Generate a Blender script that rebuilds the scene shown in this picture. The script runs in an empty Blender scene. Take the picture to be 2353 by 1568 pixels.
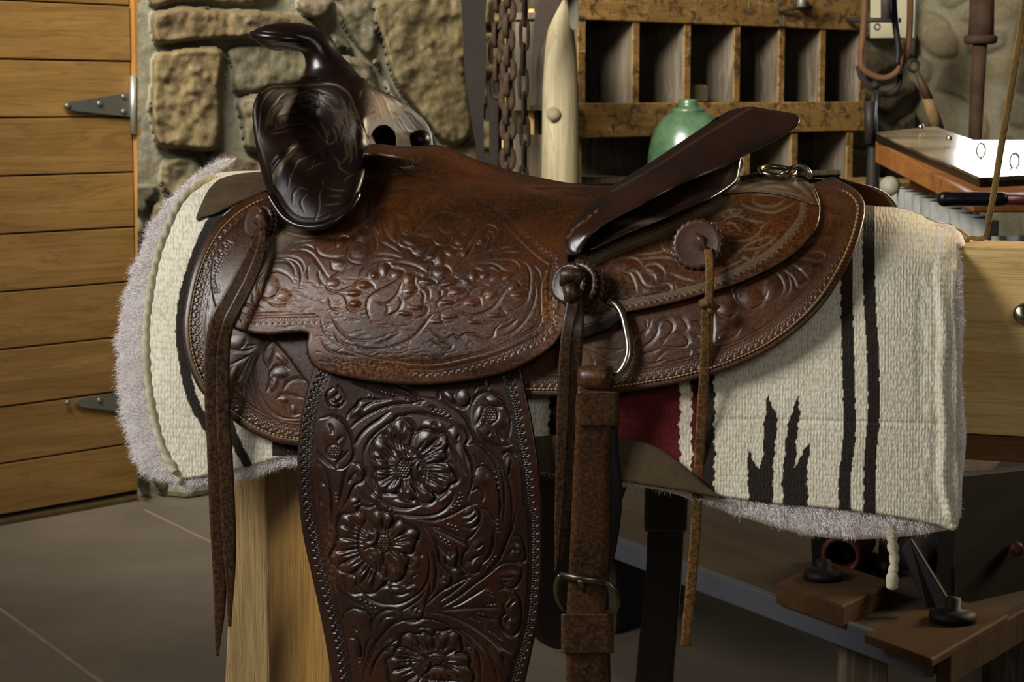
import bpy, math, random
import numpy as np
from mathutils import Vector, Matrix
random.seed(7); rng = np.random.default_rng(11)
S = bpy.context.scene
C = S.collection

# ------------------------------------------------------------------ camera
F = 4575.0; CX, CY = 1176.5, 784.0
PITCH = math.radians(6.8)
CAM = np.array([0.0, 0.0, 1.15])
cam = bpy.data.cameras.new('camera'); camo = bpy.data.objects.new('camera', cam); C.objects.link(camo)
camo.location = CAM; camo.rotation_euler = (math.pi/2-PITCH, 0, 0)
cam.sensor_width = 36; cam.lens = 36*F/2353
cam.clip_start = 0.05; cam.clip_end = 60
cam.dof.use_dof = True; cam.dof.focus_distance = 2.06; cam.dof.aperture_fstop = 26
S.camera = camo

# ------------------------------------------------------------------ light and exposure
S.view_settings.view_transform = 'Standard'; S.view_settings.look = 'None'
S.view_settings.gamma = 1; S.view_settings.use_curve_mapping = False
S.view_settings.exposure = 0.0
W = bpy.data.worlds.new('world'); S.world = W; W.use_nodes = True
W.node_tree.nodes['Background'].inputs[0].default_value = (1.0, 0.95, 0.88, 1)
W.node_tree.nodes['Background'].inputs[1].default_value = 0.035

def area(name, loc, target, sx, sy, power, col):
    l = bpy.data.lights.new(name, 'AREA'); l.shape = 'RECTANGLE'; l.size = sx; l.size_y = sy
    l.energy = power; l.color = col
    o = bpy.data.objects.new(name, l); C.objects.link(o); o.location = loc
    o.rotation_euler = (Vector(target)-Vector(loc)).to_track_quat('-Z', 'Y').to_euler()
    return o
area('window_light_left', (-3.0, 1.1, 2.75), (-0.1, 2.1, 0.85), 1.3, 1.1, 118, (1.0, 0.985, 0.97))
r_ = area('window_light_right', (3.6, 4.4, 2.6), (0.2, 2.2, 1.0), 0.9, 1.3, 22, (1.0, 0.79, 0.50)); r_.data.spread = math.radians(50)
area('back_wall_fill', (-1.4, 3.2, 3.4), (0.9, 7.6, 1.5), 1.8, 1.0, 165, (1.0, 0.95, 0.86)).data.spread = math.radians(100)  # added lamp to brighten the back wall and door
area('camera_fill_light', (0.9, -1.6, 2.5), (0.3, 2.3, 0.9), 1.4, 1.2, 20, (1.0, 0.97, 0.94))  # added fill light from behind the camera, brightens rail and blanket

# ------------------------------------------------------------------ helpers: pixels to rays
FW = np.array([0, math.cos(PITCH), -math.sin(PITCH)]); UPV = np.array([0, math.sin(PITCH), math.cos(PITCH)])
def rays(px, py):
    px = np.asarray(px, float); py = np.asarray(py, float)
    d = FW + ((px-CX)/F)[..., None]*np.array([1.0, 0, 0]) - ((py-CY)/F)[..., None]*UPV
    return d
def at(px, py, Y):
    d = rays(px, py); return CAM + d*(Y/d[..., 1])[..., None] if np.ndim(px) else CAM + d*(Y/d[1])
PHI = math.radians(20)
O = np.array([0, 2.25, 0.0]); AU = np.array([math.cos(PHI), -math.sin(PHI), 0]); AV = np.array([math.sin(PHI), math.cos(PHI), 0])
def loc3(u, v, w): return O + u*AU + v*AV + w*np.array([0, 0, 1.0])
def tv(px, py, v):
    d = rays(px, py); return (v + (O-CAM) @ AV)/(d @ AV)
def pv(px, py, v):
    d = rays(px, py); t = tv(px, py, v)
    return CAM + d*(np.asarray(t)[..., None] if np.ndim(t) else t)
def uvw(P):
    q = P-O; return q @ AU, q @ AV, q[..., 2]

def catmull(P, n=8, closed=False):
    P = np.asarray(P, float)
    if len(P) < 3: 
        s = np.linspace(0, 1, n+1)[:, None]; return P[0]*(1-s)+P[-1]*s
    if closed: Q = np.vstack([P[-1], P, P[0], P[1]])
    else: Q = np.vstack([2*P[0]-P[1], P, 2*P[-1]-P[-2]])
    out = []
    s = np.linspace(0, 1, n, endpoint=False)[:, None]
    for i in range(1, len(Q)-2):
        a, b, c, d = Q[i-1], Q[i], Q[i+1], Q[i+2]
        out.append(0.5*((2*b)+(-a+c)*s+(2*a-5*b+4*c-d)*s**2+(-a+3*b-3*c+d)*s**3))
    r = np.vstack(out)
    if not closed: r = np.vstack([r, P[-1]])
    return r
def resample(P, step, closed=False):
    P = np.asarray(P, float)
    if closed: P = np.vstack([P, P[0]])
    L = np.r_[0, np.cumsum(np.linalg.norm(np.diff(P, axis=0), axis=1))]
    n = max(2, int(L[-1]/step)+1)
    s = np.linspace(0, L[-1], n)
    R = np.stack([np.interp(s, L, P[:, k]) for k in range(P.shape[1])], 1)
    return R[:-1] if closed else R

# ------------------------------------------------------------------ helpers: object bookkeeping
def props(o, label=None, cat=None, group=None, kind=None):
    if label: o['label'] = label
    if cat: o['category'] = cat
    if group: o['group'] = group
    if kind: o['kind'] = kind
    return o
def thing(name, label, cat, loc=(0, 0, 0), group=None, kind=None):
    o = bpy.data.objects.new(name, None); C.objects.link(o); o.location = tuple(loc); o.empty_display_size = .05
    return props(o, label, cat, group, kind)
def link(name, me, mat, parent=None):
    o = bpy.data.objects.new(name, me); C.objects.link(o)
    if mat: me.materials.append(mat)
    if parent is not None:
        o.parent = parent
        off = Vector((0, 0, 0)); p = parent
        while p: off += p.location; p = p.parent
        if off.length: o.location = -off
    return o
def mesh_np(name, V, quads, smooth=True, uv=None, col=None, tris=None):
    me = bpy.data.meshes.new(name)
    V = np.asarray(V, np.float32); quads = np.asarray(quads, np.int32).reshape(-1, 4)
    nt = 0 if tris is None else len(tris)
    idx = quads.ravel()
    if nt: idx = np.r_[idx, np.asarray(tris, np.int32).ravel()]
    me.vertices.add(len(V)); me.vertices.foreach_set('co', V.ravel())
    me.loops.add(len(idx)); me.loops.foreach_set('vertex_index', idx.astype(np.int32))
    npoly = len(quads)+nt
    me.polygons.add(npoly)
    st = np.r_[np.arange(len(quads))*4, len(quads)*4+np.arange(nt)*3].astype(np.int32)
    tot = np.r_[np.full(len(quads), 4), np.full(nt, 3)].astype(np.int32)
    me.polygons.foreach_set('loop_start', st)
    try: me.polygons.foreach_set('loop_total', tot)
    except Exception: pass
    me.polygons.foreach_set('use_smooth', np.full(npoly, smooth))
    if uv is not None:
        l = me.uv_layers.new(name='UVMap'); l.data.foreach_set('uv', np.asarray(uv, np.float32)[idx].ravel())
    if col is not None:
        a = me.color_attributes.new('tone', 'FLOAT_COLOR', 'POINT')
        cc = np.ones((len(V), 4), np.float32); cc[:, :3] = col; a.data.foreach_set('color', cc.ravel())
    me.update(calc_edges=True); me.validate()
    return me

class MB:
    """collects simple solids into one mesh"""
    def __init__(s): s.v = []; s.f = []; s.sm = []
    def add(s, V, Fs, smooth=False):
        b = len(s.v); s.v += [tuple(map(float, p)) for p in V]; s.f += [tuple(b+i for i in f) for f in Fs]; s.sm += [smooth]*len(Fs); return s
    def hexa(s, P):   # 8 points: 4 of one face, 4 of the opposite one
        return s.add(P, [(0,1,2,3), (7,6,5,4), (0,4,5,1), (1,5,6,2), (2,6,7,3), (3,7,4,0)])
    def slab(s, P, e):
        P = [np.asarray(p, float) for p in P]; e = np.asarray(e, float); n = len(P)
        return s.add(P+[p+e for p in P], [tuple(range(n)), tuple(range(2*n-1, n-1, -1))]+[(i, i+n, (i+1) % n+n, (i+1) % n) for i in range(n)])
    def box(s, o, ax, ay, az):   # corner + three edge vectors
        o, ax, ay, az = map(lambda q: np.asarray(q, float), (o, ax, ay, az))
        return s.hexa([o, o+ax, o+ax+ay, o+ay, o+az, o+ax+az, o+ax+ay+az, o+ay+az])
    def tube(s, path, r, n=12, caps=True, flat=1.0, ref=None):
        P = [np.asarray(p, float) for p in path]; m = len(P)
        rr = r if hasattr(r, '__len__') else [r]*m
        V = []; prev = None
        for i in range(m):
            t = P[min(i+1, m-1)]-P[max(i-1, 0)]; t = t/(np.linalg.norm(t)+1e-12)
            if prev is None:
                a = np.array(ref if ref is not None else ((0, 0, 1.0) if abs(t[2]) < .9 else (1.0, 0, 0)), float)
            else: a = prev
            a = a-t*(a@t); a /= np.linalg.norm(a)+1e-12; prev = a; b = np.cross(t, a)
            for k in range(n):
                th = 2*math.pi*k/n; V.append(P[i]+a*rr[i]*math.cos(th)*flat+b*rr[i]*math.sin(th))
        Fs = [(i*n+k, i*n+(k+1) % n, (i+1)*n+(k+1) % n, (i+1)*n+k) for i in range(m-1) for k in range(n)]
        if caps: Fs += [tuple(range(n-1, -1, -1)), tuple((m-1)*n+k for k in range(n))]
        return s.add(V, Fs, True)
    def lathe(s, c, axis, prof, n=32, ref=None, scal=0, ns=0):
        c = np.asarray(c, float); ax = np.asarray(axis, float); ax /= np.linalg.norm(ax)
        a = np.array(ref if ref is not None else ((0, 0, 1.0) if abs(ax[2]) < .9 else (1.0, 0, 0)), float); a = a-ax*(a@ax); a /= np.linalg.norm(a); b = np.cross(ax, a)
        V = []
        for (r, h) in prof:
            for k in range(n):
                th = 2*math.pi*k/n
                q = r*(1+scal*abs(math.sin(ns*th/2))-scal*.6) if (scal and r > .955*max(p[0] for p in prof)) else r
                V.append(c+ax*h+a*q*math.cos(th)+b*q*math.sin(th))
        m = len(prof)
        Fs = [(i*n+k, i*n+(k+1) % n, (i+1)*n+(k+1) % n, (i+1)*n+k) for i in range(m-1) for k in range(n)]
        Fs += [tuple(range(n-1, -1, -1)), tuple((m-1)*n+k for k in range(n))]
        return s.add(V, Fs, True)
    def build(s, name, mat, parent=None, bevel=0):
        me = bpy.data.meshes.new(name); me.from_pydata(s.v, [], s.f)
        me.polygons.foreach_set('use_smooth', s.sm); me.update()
        o = link(name, me, mat, parent)
        if bevel:
            md = o.modifiers.new('bevel', 'BEVEL'); md.width = bevel; md.segments = 2; md.limit_method = 'ANGLE'
        return o

# ------------------------------------------------------------------ materials
class MT:
    def __init__(s, name):
        s.m = bpy.data.materials.new(name); s.m.use_nodes = True; s.t = s.m.node_tree; s.b = s.t.nodes['Principled BSDF']
    def n(s, ty, **k):
        x = s.t.nodes.new(ty)
        for a, v in k.items():
            if a.startswith('i_'): x.inputs[a[2:].replace('_', ' ')].default_value = v
            else: setattr(x, a, v)
        return x
    def l(s, a, b): s.t.links.new(a, b)
    def coord(s, kind, scale=(1, 1, 1), rot=(0, 0, 0)):
        tc = s.n('ShaderNodeTexCoord'); mp = s.n('ShaderNodeMapping'); mp.inputs['Scale'].default_value = scale; mp.inputs['Rotation'].default_value = rot
        s.l(tc.outputs[kind], mp.inputs['Vector']); return mp.outputs['Vector']
    def noise(s, vec, sc, det=6, rough=.6, dist=0):
        x = s.n('ShaderNodeTexNoise'); x.inputs['Scale'].default_value = sc; x.inputs['Detail'].default_value = det; x.inputs['Roughness'].default_value = rough; x.inputs['Distortion'].default_value = dist
        if vec is not None: s.l(vec, x.inputs['Vector'])
        return x.outputs['Fac']
    def ramp(s, fac, stops):
        r = s.n('ShaderNodeValToRGB'); e = r.color_ramp.elements
        while len(e) < len(stops): e.new(.5)
        for i, (p, c) in enumerate(stops):
            e[i].position = p; e[i].color = (*c, 1) if hasattr(c, '__len__') else (c, c, c, 1)
        s.l(fac, r.inputs['Fac']); return r.outputs['Color']
    def mix(s, fac, a, b, mode='MIX'):
        x = s.n('ShaderNodeMix'); x.data_type = 'RGBA'; x.blend_type = mode
        for v, sk in ((fac, x.inputs[0]), (a, x.inputs[6]), (b, x.inputs[7])):
            if isinstance(v, (int, float)): sk.default_value = v
            elif isinstance(v, tuple): sk.default_value = (*v, 1)
            else: s.l(v, sk)
        return x.outputs[2]
    def math(s, op, a, b=None):
        x = s.n('ShaderNodeMath'); x.operation = op; x.use_clamp = False
        for v, sk in ((a, x.inputs[0]), (b, x.inputs[1])):
            if v is None: continue
            if isinstance(v, (int, float)): sk.default_value = v
            else: s.l(v, sk)
        return x.outputs[0]
    def attr(s):
        a = s.n('ShaderNodeVertexColor'); a.layer_name = 'tone'
        sp = s.n('ShaderNodeSeparateColor'); s.l(a.outputs['Color'], sp.inputs[0]); return a.outputs['Color'], sp.outputs
    def bump(s, h, strength=.3, dist=.001, prev=None):
        x = s.n('ShaderNodeBump'); x.inputs['Strength'].default_value = strength; x.inputs['Distance'].default_value = dist
        s.l(h, x.inputs['Height'])
        if prev is not None: s.l(prev, x.inputs['Normal'])
        return x.outputs['Normal']
    def done(s, col=None, rough=.5, normal=None, metal=0, spec=.5, coat=0, coatr=.2, sheen=0):
        for v, k in ((col, 'Base Color'), (rough, 'Roughness'), (normal, 'Normal'), (metal, 'Metallic'), (spec, 'Specular IOR Level'), (coat, 'Coat Weight'), (coatr, 'Coat Roughness'), (sheen, 'Sheen Weight')):
            if v is None: continue
            if isinstance(v, (int, float)): s.b.inputs[k].default_value = v
            elif isinstance(v, tuple): s.b.inputs[k].default_value = (*v, 1)
            else: s.l(v, s.b.inputs[k])
        return s.m
def sr(r, g, b):
    f = lambda c: ((c/255+.055)/1.055)**2.4 if c > 10 else c/255/12.92
    return (f(r), f(g), f(b))

def leather(name, dark, mid, worn, rough=.36, wearbase=0.0, bumpk=.25, coat=.25, dust=(120, 108, 82), spec=.38):
    m = MT(name); uv = m.coord('Object'); ac, ch = m.attr()
    n1 = m.noise(uv, 14, 5); n2 = m.noise(uv, 260, 4, .65); n3 = m.noise(uv, 900, 3, .7)
    base = m.mix(m.ramp(n1, [(.35, 0.0), (.68, 1.0)]), dark, mid)
    wf = m.math('MULTIPLY', m.math('ADD', ch[0], wearbase), m.ramp(n2, [(.42, 0.0), (.62, 1.0)]))
    c = m.mix(wf, base, worn)
    c = m.mix(m.math('MULTIPLY', ch[1], m.ramp(n1, [(.2, .45), (.8, 1.0)])), c, sr(*dust))
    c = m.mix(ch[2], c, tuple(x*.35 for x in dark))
    vor = m.n('ShaderNodeTexVoronoi', feature='DISTANCE_TO_EDGE'); vor.inputs['Scale'].default_value = 420; m.l(uv, vor.inputs['Vector'])
    h = m.math('ADD', m.math('MULTIPLY', n3, .5), m.math('MULTIPLY', n2, .6))
    h = m.math('ADD', h, m.math('MULTIPLY', m.ramp(vor.outputs[0], [(0, 0.0), (.12, 1.0)]), .14))
    r = m.math('ADD', m.math('ADD', rough-.09, m.math('MULTIPLY', ch[2], .12)), m.math('ADD', m.math('MULTIPLY', n2, .2), m.math('MULTIPLY', m.math('ADD', ch[1], wf), .3)))
    return m.done(c, r, m.bump(h, bumpk, .0007), spec=spec, coat=coat*.5, coatr=.2)
def wood(name, c1, c2, c3, grain='z', ang=0.0, rough=.6, gr=1.0, spec=.2, blot=None, bump=.35):
    """grain 'x': the grain runs level at angle ang in plan; 'z': it runs upright"""
    m = MT(name); tc = m.n('ShaderNodeTexCoord'); m1 = m.n('ShaderNodeMapping'); m1.inputs['Rotation'].default_value = (0, 0, -ang); m.l(tc.outputs['Object'], m1.inputs['Vector'])
    m2 = m.n('ShaderNodeMapping'); m2.inputs['Scale'].default_value = (1.3*gr, 14*gr, 14*gr) if grain == 'x' else (14*gr, 14*gr, 1.3*gr); m.l(m1.outputs['Vector'], m2.inputs['Vector']); v = m2.outputs['Vector']
    m3 = m.n('ShaderNodeMapping'); m3.inputs['Scale'].default_value = (5*gr, 120*gr, 120*gr) if grain == 'x' else (120*gr, 120*gr, 5*gr); m.l(m1.outputs['Vector'], m3.inputs['Vector'])
    g = m.noise(v, 1.0, 5, .55, 1.2); g2 = m.noise(m3.outputs['Vector'], 1.0, 4, .6, .3); g3 = m.noise(tc.outputs['Object'], 2.6, 4, .6)
    c = m.mix(m.ramp(g, [(.32, 0.0), (.68, 1.0)]), c1, c2)
    ring = m.math('FRACT', m.math('MULTIPLY', g, 7.0))
    c = m.mix(m.math('MULTIPLY', m.ramp(ring, [(.0, .0), (.72, .0), (.9, 1.0), (1.0, .0)]), .38), c, c3)
    c = m.mix(m.math('MULTIPLY', m.ramp(g2, [(.5, 0.0), (.75, 1.0)]), .5), c, c3)
    vo = m.n('ShaderNodeTexVoronoi'); vo.inputs['Scale'].default_value = 1.0; m4 = m.n('ShaderNodeMapping'); m4.inputs['Scale'].default_value = (2.2, 5.5, 5.5) if grain == 'x' else (5.5, 5.5, 2.2); m.l(m1.outputs['Vector'], m4.inputs['Vector']); m.l(m4.outputs['Vector'], vo.inputs['Vector'])
    c = m.mix(m.math('MULTIPLY', m.ramp(vo.outputs['Distance'], [(.05, 1.0), (.11, 0.0)]), .7), c, tuple(x*.5 for x in c3))
    if blot:
        b = m.noise(tc.outputs['Object'], 22, 5, .7, .4); c = m.mix(m.math('MULTIPLY', m.ramp(b, [(.50, 0.0), (.60, 1.0)]), .8), c, blot)
        b2 = m.noise(m1.outputs['Vector'], 31, 5, .75, .8); c = m.mix(m.math('MULTIPLY', m.ramp(b2, [(.57, 0.0), (.66, 1.0)]), .55), c, sr(176, 160, 130))
    c = m.mix(m.math('MULTIPLY', m.ramp(g3, [(.35, 0.0), (.7, 1.0)]), .25), c, c3)
    return m.done(c, rough, m.bump(m.math('ADD', g2, m.math('MULTIPLY', g, .4)), bump, .002), spec=spec)
def plain(name, col, rough=.5, metal=0, var=.25, sc=20, bump=.2, bd=.001, spec=.25, col2=None):
    m = MT(name); v = m.coord('Object'); n = m.noise(v, sc, 6, .65)
    c = m.mix(m.ramp(n, [(.3, 0.0), (.7, 1.0)]), col, col2 if col2 else tuple(x*(1-var) for x in col))
    return m.done(c, rough, m.bump(n, bump, bd), metal, spec)
# ------------------------------------------------------------------ relief canvas (tooling cut into the leather, in steps of one pixel of the tracing)
class Canvas:
    def __init__(s, x0, y0, x1, y1):
        s.x0, s.y0 = int(x0)-4, int(y0)-4; s.w, s.h = int(x1-x0)+9, int(y1-y0)+9
        s.G = np.zeros((s.h, s.w), np.float32); s.P = np.zeros((s.h, s.w), np.float32)
    def cut(s, pts, w=8, d=2.4, side=1, taper=True, wob=0, smooth=True):
        if smooth: pts = catmull(pts, 8)
        R = resample(pts, 1.0)
        if len(R) < 3: return
        T = np.gradient(R, axis=0); T /= np.linalg.norm(T, axis=1)[:, None]+1e-9
        n = len(R); k = int(w+3)
        tp = np.minimum(1, np.minimum(np.arange(n), np.arange(n)[::-1])/(.22*n+2)) if taper else np.ones(n)
        for i in range(n):
            cx, cy = R[i, 0]-s.x0, R[i, 1]-s.y0; ix, iy = int(cx), int(cy)
            a0, a1 = max(iy-k, 0), min(iy+k+1, s.h); b0, b1 = max(ix-k, 0), min(ix+k+1, s.w)
            if a0 >= a1 or b0 >= b1: continue
            yy, xx = np.mgrid[a0:a1, b0:b1]; dx = xx-cx; dy = yy-cy
            al = dx*T[i, 0]+dy*T[i, 1]; la = (-dx*T[i, 1]+dy*T[i, 0])
            dd = d*(.25+.75*tp[i])
            if side == 0: g = dd*np.exp(-(la/w)**2)
            else:
                l2 = la*side; ww = w*(.35+.65*tp[i])
                g = np.where(l2 >= 0, dd*np.clip(1-l2/ww, 0, 1)**1.6, dd*np.exp(-(l2/1.15)**2))
            g = np.where(np.abs(al) < 1.1, g, 0)
            v = s.G[a0:a1, b0:b1]; np.maximum(v, g, out=v)
    def pad(s, cx, cy, rx, ry, ang=0, amp=2.0, pw=1.0):
        k = int(max(rx, ry)*1.3)+2; ix, iy = int(cx-s.x0), int(cy-s.y0)
        a0, a1 = max(iy-k, 0), min(iy+k+1, s.h); b0, b1 = max(ix-k, 0), min(ix+k+1, s.w)
        if a0 >= a1 or b0 >= b1: return
        yy, xx = np.mgrid[a0:a1, b0:b1]; dx = xx-(cx-s.x0); dy = yy-(cy-s.y0); c, q = math.cos(math.radians(ang)), math.sin(math.radians(ang))
        r2 = ((dx*c+dy*q)/rx)**2+((-dx*q+dy*c)/ry)**2
        s.P[a0:a1, b0:b1] += amp*np.clip(1-r2*.8, 0, 1)**1.3
    def stamps(s, path, spacing, size, side=1, d=1.5, off=0, var='clover'):
        P = resample(catmull(path, 8), spacing)
        T = np.gradient(P, axis=0); T /= np.linalg.norm(T, axis=1)[:, None]+1e-9
        for p, t in zip(P, T):
            n = np.array([-t[1], t[0]])*side
            p = p+n*off
            for k, (ang, L) in enumerate(((0, 1.0), (42, .85), (-42, .85), (80, .62), (-80, .62))):
                a = math.radians(ang); dr = n*math.cos(a)+t*math.sin(a); o = np.array([-dr[1], dr[0]])
                c = p+dr*size*.5*L
                th = np.linspace(0, 2*math.pi, 11)[:, None]
                loop = c+dr*np.cos(th)*size*.42*L+o*np.sin(th)*size*.15
                s.cut(loop, w=1.35, d=d*1.25, side=0, taper=False, smooth=False)
    def seeds(s, cx, cy, rx, ry, r=3.2, amp=1.5):
        y = cy-ry; row = 0
        while y <= cy+ry:
            x = cx-rx+(row % 2)*r
            while x <= cx+rx:
                if ((x-cx)/rx)**2+((y-cy)/ry)**2 < 1: s.pad(x, y, r*.95, r*.95, 0, amp)
                x += 2*r
            y += 1.8*r; row += 1
        s.cut([(cx+(rx+1)*math.cos(a), cy+(ry+1)*math.sin(a)) for a in np.linspace(0, 6.28, 14)], w=2, d=1.6, side=0, taper=False)
    def sample(s, A, px, py):
        x = np.clip(px-s.x0, 0, s.w-1.01); y = np.clip(py-s.y0, 0, s.h-1.01)
        i = x.astype(int); j = y.astype(int); fx = x-i; fy = y-j
        return A[j, i]*(1-fx)*(1-fy)+A[j, i+1]*fx*(1-fy)+A[j+1, i]*(1-fx)*fy+A[j+1, i+1]*fx*fy
def fr(ox, oy, k): return lambda L: [(ox+x/k, oy+y/k) for x, y in L]
fA = fr(680, 840, 4.057); fB = fr(680, 1180, 4.041); fC = fr(800, 400, 4.525); fD = fr(500, 500, 3.92); fE = fr(860, 600, 5.115)
fG = fr(560, 170, 4.238); fH = fr(1280, 380, 3.18); fI = fr(1200, 640, 4.202); fJ = fr(400, 400, 4.356); fK = fr(400, 740, 4.356)
def pads(cv, f, k, L, amp=2.2):
    for p in L:
        (x, y), = f([(p[0], p[1])]); cv.pad(x, y, p[2]/k*1.25, p[3]/k*1.25, p[4] if len(p) > 4 else 0, amp)

# ------------------------------------------------------------------ draped sheets: an outline laid on a body surface, with thickness, rounded edge and relief
def inside(px, py, poly):
    x1, y1 = poly[:, 0], poly[:, 1]; x2, y2 = np.roll(x1, -1), np.roll(y1, -1)
    r = np.zeros(px.shape, bool)
    for a, b, c, d in zip(x1, y1, x2, y2):
        if b == d: continue
        m = (b > py) != (d > py)
        r ^= m & (px < (c-a)*(py-b)/(d-b)+a)
    return r
def nearest(px, py, poly, closed=True):
    A = poly; B = np.roll(poly, -1, axis=0) if closed else poly[1:]
    if not closed: A = poly[:-1]
    D = B-A; L2 = (D**2).sum(1)+1e-9
    bd = np.full(px.shape, 1e18); bx = px.copy(); by = py.copy()
    for (ax, ay), (dx, dy), l2 in zip(A, D, L2):
        t = np.clip(((px-ax)*dx+(py-ay)*dy)/l2, 0, 1); qx = ax+t*dx; qy = ay+t*dy
        d = (px-qx)**2+(py-qy)**2; m = d < bd
        bd[m] = d[m]; bx[m] = qx[m]; by[m] = qy[m]
    return np.sqrt(bd), bx, by
def sheet(name, outline, depth, step, mat, parent=None, cv=None, thick=.005, er=5, tone=None, hscale=1.0, mirror=False, spline=True, extra=None, dirt=None, back=True, holes=(), mdrop=0):
    """depth(px,py)->t ; cv relief canvas ; tone(px,py,dist)->Nx3"""
    poly = catmull(outline, 6, True) if spline else np.asarray(outline, float)
    x0, y0 = poly.min(0); x1, y1 = poly.max(0)
    gx = np.arange(x0-step*.5, x1+step*1.5, step); gy = np.arange(y0-step*.5, y1+step*1.5, step)
    nx, ny = len(gx), len(gy)
    cxx, cyy = np.meshgrid(gx[:-1]+step/2, gy[:-1]+step/2)
    keep = inside(cxx, cyy, poly)
    for q in holes: keep &= ~inside(cxx, cyy, q)
    j, i = np.nonzero(keep)
    q = np.stack([j*nx+i, j*nx+i+1, (j+1)*nx+i+1, (j+1)*nx+i], 1)
    used = np.unique(q); mp = np.full(nx*ny, -1); mp[used] = np.arange(len(used)); q = mp[q]
    X, Y = np.meshgrid(gx, gy); px = X.ravel()[used].copy(); py = Y.ravel()[used].copy()
    kp = np.pad(keep, 1); cnt = kp[:-1, :-1].astype(int)+kp[:-1, 1:]+kp[1:, :-1]+kp[1:, 1:]
    bnd = cnt.ravel()[used] < 4
    simp = resample(poly, 7, True) if len(poly) > 400 else poly
    _, bx, by = nearest(px[bnd], py[bnd], poly)
    for q_ in holes:
        d0 = np.hypot(bx-px[bnd], by-py[bnd]); d1, hx, hy = nearest(px[bnd], py[bnd], q_); m_ = d1 < d0; bx[m_] = hx[m_]; by[m_] = hy[m_]
    px[bnd] = bx; py[bnd] = by
    cg = 4.0; ggx = np.arange(x0-8, x1+9, cg); ggy = np.arange(y0-8, y1+9, cg); GX, GY = np.meshgrid(ggx, ggy)
    dg, _, _ = nearest(GX.ravel(), GY.ravel(), poly if len(poly) < 260 else resample(poly, 8, True)); dg = dg.reshape(GX.shape)
    def smp(A, x, y):
        a = (x-ggx[0])/cg; b = (y-ggy[0])/cg; ii = np.clip(a.astype(int), 0, len(ggx)-2); jj = np.clip(b.astype(int), 0, len(ggy)-2); fx = a-ii; fy = b-jj
        return A[jj, ii]*(1-fx)*(1-fy)+A[jj, ii+1]*fx*(1-fy)+A[jj+1, ii]*(1-fx)*fy+A[jj+1, ii+1]*fx*fy
    dist = smp(dg, px, py); dist[bnd] = 0
    t = depth(px, py)
    h = np.zeros(len(px))
    if er: h += -er+np.sqrt(np.maximum(0, er**2-(er-np.minimum(dist, er))**2))
    g = np.zeros(len(px))
    if cv is not None:
        g = cv.sample(cv.G, px, py); h += (cv.sample(cv.P, px, py)-g)*hscale
    if extra is not None: h += extra(px, py, dist)
    tt = t*(1-h/F)
    d = rays(px, py); V = CAM+d*tt[:, None]
    n = len(px)
    col = np.zeros((n, 3)) if tone is None else tone(px, py, dist, g)
    uv = np.stack([px, -py], 1)/1000
    quads = [q[:, ::-1]]
    ke = np.pad(keep, 1)
    E = []
    for (dj, di, a, b) in ((-1, 0, 0, 1), (1, 0, 2, 3), (0, -1, 3, 0), (0, 1, 1, 2)):
        nb = ke[j+1+dj, i+1+di]; e = q[~nb][:, [a, b]]; E.append(e)
    E = np.vstack(E)
    if back:
        Vb = CAM+d*(t*(1+er*.3/F)+thick)[:, None]
        V = np.vstack([V, Vb]); col = np.vstack([col, col]); uv = np.vstack([uv, uv])
        quads.append(q+n); quads.append(np.stack([E[:, 1], E[:, 0], E[:, 0]+n, E[:, 1]+n], 1)[:, ::-1])
    quads = np.vstack(quads)
    if mirror:
        dl = (V-O) @ AV; V = V-np.maximum(dl+.012, 0)[:, None]*AV; dl = np.minimum(dl, -.012); V = V-2*dl[:, None]*AV-np.array([0, 0, mdrop]); quads = quads[:, ::-1]
    return link(name, mesh_np(name, V, quads, True, uv, col), mat, parent)

# ------------------------------------------------------------------ body surfaces
def pchip(xs, ys):
    xs = np.array(xs, float); ys = np.array(ys, float); h = np.diff(xs); dl = np.diff(ys)/h
    m = np.r_[dl[0]*1.3, (dl[:-1]+dl[1:])/2, dl[-1]]
    def f(x):
        x = np.clip(x, xs[0], xs[-1]+.2); k = np.clip(np.searchsorted(xs, x)-1, 0, len(h)-1); s = (x-xs[k])/h[k]; ex = x > xs[-1]
        s = np.minimum(s, 1)
        y = (2*s**3-3*s**2+1)*ys[k]+(s**3-2*s**2+s)*h[k]*m[k]+(-2*s**3+3*s**2)*ys[k+1]+(s**3-s**2)*h[k]*m[k+1]
        return y+np.where(ex, (x-xs[-1])*m[-1], 0)
    return f
def crest(L):
    P = np.array([pv(x, y, 0.0) for x, y in L]); u, _, w = uvw(P); o = np.argsort(u)
    f = pchip(u[o], w[o]); lo, hi = u[o][0], u[o][-1]
    return lambda x: f(np.clip(x, lo, hi))
cB = crest([(150, 440), (350, 410), (490, 398), (620, 395), (900, 400), (1300, 432), (1700, 455), (2000, 474), (2100, 490), (2200, 522), (2400, 560)])
cS = crest([(150, 480), (500, 440), (700, 415), (1000, 400), (1400, 400), (1700, 400), (1900, 402), (2000, 415), (2200, 470)])
cT = crest([(300, 330), (700, 326), (850, 329), (940, 333), (1000, 331), (1040, 341), (1080, 359), (1140, 379), (1200, 397), (1260, 410), (1320, 421), (1420, 428), (1600, 432), (2000, 445)])
fBp = pchip([0, .006, .02, .045, .08, .13, .2, .3, .42], [0, .045, .085, .125, .158, .185, .207, .226, .24])
fSp = pchip([0, .006, .02, .045, .08, .13, .2, .3, .42], [0, .035, .075, .118, .153, .184, .208, .228, .24])
fTp = pchip([0, .004, .015, .04, .08, .13, .2, .3, .42], [0, .022, .05, .09, .13, .168, .208, .236, .245])
def smax(a, b, k=.012): return .5*(a+b+np.sqrt((a-b)**2+k*k))
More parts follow.
